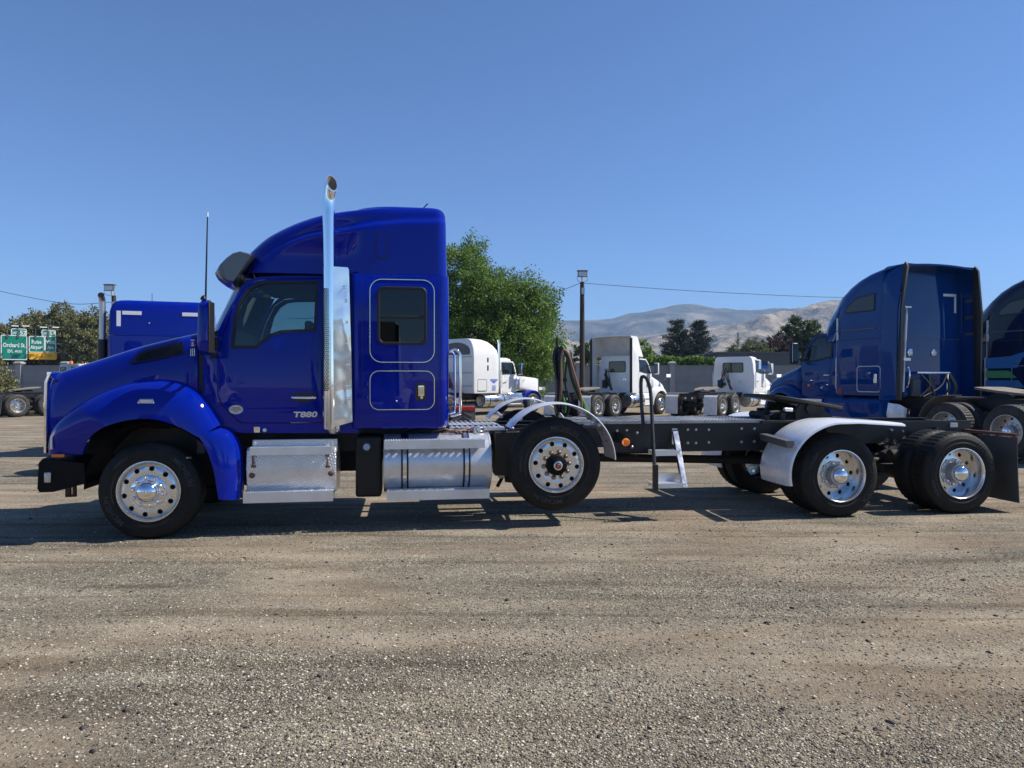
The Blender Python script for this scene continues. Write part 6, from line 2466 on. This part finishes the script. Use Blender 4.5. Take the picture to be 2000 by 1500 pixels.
for k, (y0, y1, mt) in enumerate(((-.45, -.1, 'hose_black'), (.36, -.4, 'hose_black'), (.40, .45, 'hose_black'), (-.2, -.5, 'hose_black'), (.30, .2, 'hose_black'), (.45, .5, 'hose_black'))):
    MB().tube(spline([(xr + .30, y0, 1.60), (xr + .36, (y0 + y1) / 2 + .1, 1.30), (xr + .34, y1, 1.08)], 6), .022, 8).build('air_hose', M[mt], rt6, 60)
for y in (-.30, .16):
    MB().box(xr + .006, xr + .10, y - .11, y + .11, 1.08, 1.48).build('step_bracket', M['grey_plastic'], rt6, bevel=.02)
MB().box(xr + .55, xr + 1.0, -.60, .60, 1.06, 1.09).build('deck_plate', M['chassis'], rt6)
MB().lathe([(0, xr + .25), (.2, xr + .25), (.2, xr + .9), (0, xr + .9)], 18, (0, -.2, .86), axis='x').build('air_tank', M['chassis'], rt6)
for s in (-1, 1):
    m = MB()
    m.rings([[(xr + .1, s * yy, zz), (xr + .36, s * (yy - .05), zz - .03), (xr + .42, s * (yy - .2), zz - .12)] for yy, zz in ((1.15, .95), (1.2, .7), (1.1, .42))], closed=False, cap0=False, cap1=False)
    m.build('tank_end', M['white_fender'], rt6, 60)
    af = MB()
    rs = []
    for a in np.linspace(R(165), R(95), 10):
        rs.append([(4.90 + .62 * math.cos(a), s * .66, .52 + .62 * math.sin(a)), (4.90 + .62 * math.cos(a), s * 1.2, .52 + .62 * math.sin(a)), (4.90 + .635 * math.cos(a), s * 1.2, .52 + .635 * math.sin(a)), (4.90 + .635 * math.cos(a), s * .66, .52 + .635 * math.sin(a))])
    af.rings(rs)
    af.build('quarter_fender', M['grey_plastic'], rt6, 50)
MB().box(2.02, 2.16, -1.207, -1.199, 1.12, 1.26).build('door_sticker', M['letter_red'], rt6)
wp6 = (755 / F_PX * 15.5, 15.5, .17)
place(rt6, (xr + .42, -1.2, 0), wp6, R(109 - 180))

rt7 = high_roof('semi_truck', 'dark navy sleeper truck with green and light blue stripes at the right edge', 'navy')
for mt, pl in (('stripe_blue', [(1.95, 1.98), (2.6, 2.02), (3.3, 2.22), (3.5, 2.22), (3.5, 2.10), (2.9, 1.98), (2.75, 1.72), (1.95, 1.72)]),
               ('stripe_green', [(1.95, 1.48), (2.75, 1.48), (2.55, 1.66), (1.95, 1.66)]),
               ('stripe_blue', [(1.95, 1.24), (2.95, 1.24), (2.80, 1.42), (1.95, 1.42)])):
    MB().panel(pl, (), lambda x, z: -1.206 - (.008 if x > 3.2 else 0), .004, 0).build('side_stripe', M[mt], rt7, 0)
wp7 = (wp6[0] + 4.25, wp6[1] + .9, .20)
place(rt7, (xr + .42, -1.2, 0), wp7, R(109 - 180))

# ------------------------------------------------------------------ grey sound wall with pillars, base wall, dark building
M['concrete'] = worn('wall_concrete', (.19, .195, .20), (.24, .245, .25), 1.2, (.85, .95), 0, .2)
M['concrete_light'] = worn('pillar_concrete', (.27, .27, .275), (.33, .33, .33), 1.5, (.85, .95), 0, .2)
M['concrete_base'] = worn('base_concrete', (.33, .315, .29), (.42, .40, .37), 1.1, (.85, .95), 0, .25)
DW = 60.0
wall = empty('sound_wall', None, (0, DW, 0))
tag(wall, 'long grey concrete wall of wide panels between pale capped pillars', 'wall')
pitch = 91 / F_PX * DW
xp0 = (38 - CX) / F_PX * DW
pan = MB().box(.24, pitch - .24, -.06, .06, 0, 2.76)
pan.box(.24, pitch - .24, -.085, -.059, 1.36, 1.40)
pan.box(.24, pitch - .24, -.10, .10, 2.76, 2.86)
pan_me = pan.mesh('wall_panel', M['concrete'])
pil = MB().box(-.22, .22, -.20, .20, 0, 2.93)
pil_me = pil.mesh('pillar', M['concrete_light'])
cap_me = MB().rings([[(-a, -a, z), (a, -a, z), (a, a, z), (-a, a, z)] for a, z in ((.24, 2.93), (.32, 2.98), (.32, 3.08), (.20, 3.18))]).mesh('cap', M['concrete_light'])
for k in range(-1, 27):
    x = xp0 + k * pitch
    obj('wall_panel', pan_me, wall, loc=(x, 0, 0))
    p = obj('pillar', pil_me, wall, loc=(x, 0, 0))
    obj('cap', cap_me, p)
bw = empty('base_wall', None, (0, 52, 0))
tag(bw, 'low pale concrete wall of long blocks in front of the grey sound wall', 'wall')
blk = MB().box(.01, 3.19, -.2, .2, 0, .68).mesh('block', M['concrete_base'])
for k in range(-14, 20):
    obj('block', blk, bw, loc=(k * 3.2 + 1.1, 0, 0), bevel=.02)
bd_ = empty('flat_building', None, (at(1420, 78).x, 78, 0))
tag(bd_, 'dark grey flat-roofed building behind the wall', 'building')
M['siding'] = worn('dark_siding', (.075, .08, .085), (.10, .105, .11), .8, (.7, .9))
w0, w1, w2 = at(1326, 78).x - at(1420, 78).x, at(1398, 78).x - at(1420, 78).x, at(1560, 78).x - at(1420, 78).x
MB().box(w0, w1, 0, 8, 0, 4.05).build('low_wing', M['siding'], bd_)
MB().box(w1, w2, -.4, 9, 0, 4.55).build('wall', M['siding'], bd_)
MB().box(w1 - .15, w2, -.55, 9.2, 4.55, 4.68).build('roof', M['grey_plastic'], bd_)
MB().box(w0 - .1, w1 - .16, -.12, 8.2, 4.05, 4.15).build('roof', M['grey_plastic'], bd_)

# ------------------------------------------------------------------ lamp poles, wires, radio mast
M['pole_wood'] = worn('dark_pole', (.030, .022, .018), (.065, .048, .038), 3, (.7, .9), 0, .3, (6, 6, .4))
def lamp_pole(px, py_top, dd, label, head_dx=0.0):
    b_ = at(px, dd)
    rt = empty('lamp_pole', None, (b_.x, dd, 0))
    tag(rt, label, 'lamp pole', 'lamp poles in the yard')
    zt_ = at(px, dd, py_top).z
    MB().tube([(0, 0, -.1), (0, 0, zt_ - .7)], [.19, .135], 12).build('pole', M['pole_wood'], rt, 40)
    hd = MB()
    hd.box(-.30 + head_dx, .30 + head_dx, -.28, -.10, zt_ - .42, zt_ - .06)
    hd.box(-.34 + head_dx, .34 + head_dx, -.30, .02, zt_ - .06, zt_)
    ho = hd.build('floodlight', M['grey_plastic'], rt, bevel=.02)
    MB().box(-.26 + head_dx, .26 + head_dx, -.292, -.281, zt_ - .39, zt_ - .10).build('lamp_glass', M['rim_dull'], ho)
    br = MB()
    br.tube(spline([(-.30 + head_dx, -.2, zt_ - .3), (-.32 + head_dx, -.15, zt_ - .62), (0, -.1, zt_ - .72), (.32 + head_dx, -.15, zt_ - .62), (.30 + head_dx, -.2, zt_ - .3)], 4), .02, 6)
    br.tube([(head_dx * .5, 0, zt_ - .95), (head_dx * .6, -.05, zt_ - .4)], .06, 8)
    br.box(-.06, .14, -.2, -.1, zt_ - 1.5, zt_ - 1.1)
    br.build('bracket', M['galv'], rt, 40)
    return rt
lamp_pole(1137, 529, 45, 'tall dark pole with floodlight standing clear against the hills')
lamp_pole(223, 556, 45, 'floodlight pole top showing above the boxy blue sleeper', -.18)
def wire(name, pts, label, r=.016):
    P_ = [at(a, dd, c_) for a, c_, dd in pts]
    m = MB().tube(spline([tuple(p) for p in P_], 8), r, 5)
    o = m.build(name, M['hose_black'], None, 60)
    tag(o, label, 'cable', 'overhead cables')
wire('overhead_cable', [(-220, 520, 45), (-40, 560, 45), (80, 585, 45), (150, 594, 45), (221, 590, 45)], 'overhead cable drooping in from the left edge to the floodlight pole')
wire('overhead_cable', [(1138, 553, 45), (1300, 565, 45), (1480, 575, 45), (1640, 581, 45), (1900, 584, 45)], 'overhead cable running right from the dark pole over the hills')
wire('overhead_cable', [(1136, 552, 45), (1095, 568, 45), (1000, 600, 45), (880, 618, 45), (560, 622, 46)], 'overhead cable running left from the dark pole into the tree')
rm = empty('radio_mast', None, (at(1441, 230).x, 230, 0))
tag(rm, 'thin far radio mast above the pale green tree', 'mast')
m = MB()
for k in range(3):
    a = 2.1 * k
    m.tube([(.9 * math.cos(a), .9 * math.sin(a), 0), (.12 * math.cos(a), .12 * math.sin(a), 17)], .09, 5)
for z in range(1, 16, 2):
    q = .9 - .78 * z / 17
    m.tube([(q * math.cos(2.1 * k), q * math.sin(2.1 * k), z) for k in (0, 1, 2, 0)], .05, 4)
m.build('lattice', M['grey_plastic'], rm)

# ------------------------------------------------------------------ highway sign gantry
SG = 92.0
sg = empty('highway_sign', None, (0, SG, 0))
tag(sg, 'highway gantry carrying green exit signs above the wall at the left', 'road sign')
M['sign_green'] = mat('sign_green', (.004, .225, .150), .4)
M['sign_white'] = mat('sign_white', (.85, .86, .86), .4)
M['sign_yellow'] = mat('sign_yellow', (.90, .46, .008), .4)
M['sign_black'] = mat('sign_black', (.20, .10, .012), .5)
M['sign_lamp'] = mat('lamp_arm', (.10, .11, .11), .5)
SGA = R(36)                                       # gantry turned so that the sun brightens the sign faces
SPX = -61.0
def S(px, py):
    r = ray(px, py)
    c, s = math.cos(SGA), math.sin(SGA)
    u = (SPX - SG * r.x) / (r.x * s - c)
    return SPX + u, CAM_H + r.z * (SG + u * s)
def sign_board(px0, py0, px1, py1, m, border=True, y=0.0, parent=None):
    a, b_ = S(px0, py1), S(px1, py0)
    o = MB().panel(rrect(a[0], b_[0], a[1], b_[1], .22), (), lambda x, z: y, .06, 0).build('sign_panel', M[m], parent or sg, 30)
    if border:
        ro = rrect(a[0] + .03, b_[0] - .03, a[1] + .03, b_[1] - .03, .20)
        MB().panel(ro, [grow(ro, -.085)], lambda x, z: y - .012, .01, 0).build('sign_border', M['sign_white'], o, 0)
    return o
def letters(txt, px, py, size_px, m, parent, y=-.014, width_px=None, weight=.012):
    x, z = S(px, py)
    size = size_px / F_PX * SG * 1.38
    weight = weight if m != 'sign_black' else .0
    t = text_mb(txt, size, .006, weight * size * 1.6)
    if width_px:
        w = max(v[0] for v in t.v) - min(v[0] for v in t.v)
        k = (S(px + width_px / 2, py)[0] - S(px - width_px / 2, py)[0]) / w
        t.v = [(a * k, b_, c_) for a, b_, c_ in t.v]
    move(t, lambda a, b_, c_: (a + x, b_ + y, c_ + z))
    t.build('lettering', M[m], parent, 0)
s1 = sign_board(1.2, 655, 54, 703, 'sign_green')
letters('Orchard St.', 28, 674.5, 8, 'sign_white', s1, width_px=44)
letters('1', 16, 686, 6.5, 'sign_white', s1)
letters('½', 22, 686, 6.5, 'sign_white', s1)
letters('MILES', 36, 686.5, 4.2, 'sign_white', s1, width_px=13)
s2 = sign_board(21.5, 642, 53, 656.5, 'sign_green', y=.01)
letters('EXIT', 29.8, 650.5, 4.8, 'sign_white', s2, width_px=11, y=-.004)
letters('52', 45.5, 650.3, 7.6, 'sign_white', s2, y=-.004)
s3 = sign_board(56, 656.5, 88.2, 688.5, 'sign_green')
letters('Boise', 71.5, 668, 7.4, 'sign_white', s3, width_px=19)
letters('Airport', 72, 678.5, 7.4, 'sign_white', s3, width_px=25)
s4 = sign_board(87.6, 656.5, 110.3, 688.5, 'sign_green', y=.002)
letters('Vista', 99, 668.5, 7.4, 'sign_white', s4, width_px=17, y=-.012)
letters('Ave', 99, 679, 7.4, 'sign_white', s4, width_px=12.5, y=-.012)
s5 = sign_board(81, 644.5, 109.8, 657.5, 'sign_green', y=.012)
letters('EXIT', 89.2, 651.5, 4.8, 'sign_white', s5, width_px=10.5, y=-.002)
letters('53', 102.5, 651.5, 7.6, 'sign_white', s5, y=-.002)
s6 = sign_board(56, 688.5, 111.3, 702, 'sign_yellow', border=False, y=.004)
letters('EXIT', 69.5, 695, 5, 'sign_black', s6, width_px=11, y=-.010)
letters('ONLY', 97, 695, 5, 'sign_black', s6, width_px=12, y=-.010)
ar = [(82, 699), (79, 695.5), (81, 695.5), (81, 691.5), (83, 691.5), (83, 695.5), (85.5, 695.5)]
MB().panel([S(*p) for p in ar], (), lambda x, z: -.004, .008, 0).build('arrow', M['sign_black'], s6, 0)
# truss, column, lamp arms
tr = MB()
yb = .35
for py in (671.5, 688.5):
    for dy in (0, 1.1):
        a, b_ = S(-60, py), S(147, py)
        tr.tube([(a[0], yb + dy, a[1]), (b_[0], yb + dy, b_[1])], .10, 8)
for k in range(14):
    a, b_ = S(-55 + k * 14.6, 671.5 if k % 2 else 688.5), S(-55 + (k + 1) * 14.6, 688.5 if k % 2 else 671.5)
    for dy in (0, 1.1):
        tr.tube([(a[0], yb + dy, a[1]), (b_[0], yb + dy, b_[1])], .055, 6)
    tr.tube([(a[0], yb, a[1]), (b_[0], yb + 1.1, a[1])], .05, 6)
tr.build('truss', M['galv'], sg, 40)
a = S(149, 668)
MB().tube([(a[0], yb + .55, 0), (a[0], yb + .55, a[1] + .1)], .21, 14).build('column', M['galv'], sg, 40)
a = S(128, 686)
MB().box(a[0] - .4, a[0] + .15, yb + 1.0, yb + 1.4, 0, a[1] + .3).build('rear_post', M['concrete'], sg)
for px, py in ((15, 656), (36, 656), (70, 658), (94, 658)):
    a = S(px, py)
    lm = MB()
    lm.tube([(a[0], -.06, a[1] - .2), (a[0], -.06, a[1] + 1.15), (a[0], -1.6, a[1] + 1.25), (a[0] + .6, -1.7, a[1] + 1.25)], .035, 6)
    lm.box(a[0] - .11, a[0] + .11, -.10, -.03, a[1] - .25, a[1] + .2)
    lo = lm.build('lamp_arm', M['sign_lamp'], sg, 40)
    l2 = MB().rings([[(a[0] + .4 + s_ * .45, -1.7 + dy, a[1] + 1.14 + z) for dy, z in ((-.14, 0), (.14, 0), (.1, .08), (-.1, .08))] for s_ in (0, 1, 1.6)])
    l2.build('lamp_head', M['sign_white'], lo, 30)

pv_ = Vector((-61.0, 0, 0))
sg.rotation_euler = (0, 0, SGA)
rm_ = Matrix.Rotation(SGA, 3, 'Z')
sg.location = Vector((0, SG, 0)) + pv_ - rm_ @ pv_

# ---- truck hidden behind the near cab, only its rear corner shows
rt8, lv, cr_, wy = tractor('semi_truck', 'truck hidden behind the near sleeper, only tyre and mud flap with red strip showing', 'grey_paint', 1.95, 2.74, 'cab', (3.9, 5.2), flap='flap_grey', detail=1)
xm = 5.2 + .62
for s in (-1, 1):
    MB().box(xm - .02, xm + .03, *sorted((s * .66, s * 1.22)), .86, .95).build('reflector_strip', M['red'], rt8, bevel=.008)
    q = MB()
    for k in range(5):
        zz = .22 + k * .12
        for t in (-1, 1):
            q.tube([(xm + .028, s * .92 + t * .22, zz), (xm + .026, s * .92, zz + .12)], .008, 5)
    q.build('flap_rib', M['seal'], rt8, 0).__setitem__('kind', 'stuff')
place(rt8, (xm, 1.22, 0), (-72 / F_PX * 18.0, 18.0, 0), R(108 - 180))

# ---- white trucks parked behind the camera: they show in the paint and the chrome
def copy_tree(o, parent=None):
    c = o.copy()
    COL.objects.link(c)
    c.parent = parent
    for ch in list(o.children):
        copy_tree(ch, c)
    return c
for k in range(5):
    c = copy_tree(rt)
    c['label'] = 'white truck standing behind the viewer, seen only as a reflection in paint and chrome'
    c['group'] = 'white trucks mirrored in the near truck'
    place(c, (2.5, 1.2, 0), (-13.5 + k * 6.2, -9.5 - .4 * (k % 2), 0), R(100 + 4 * (k % 3)))
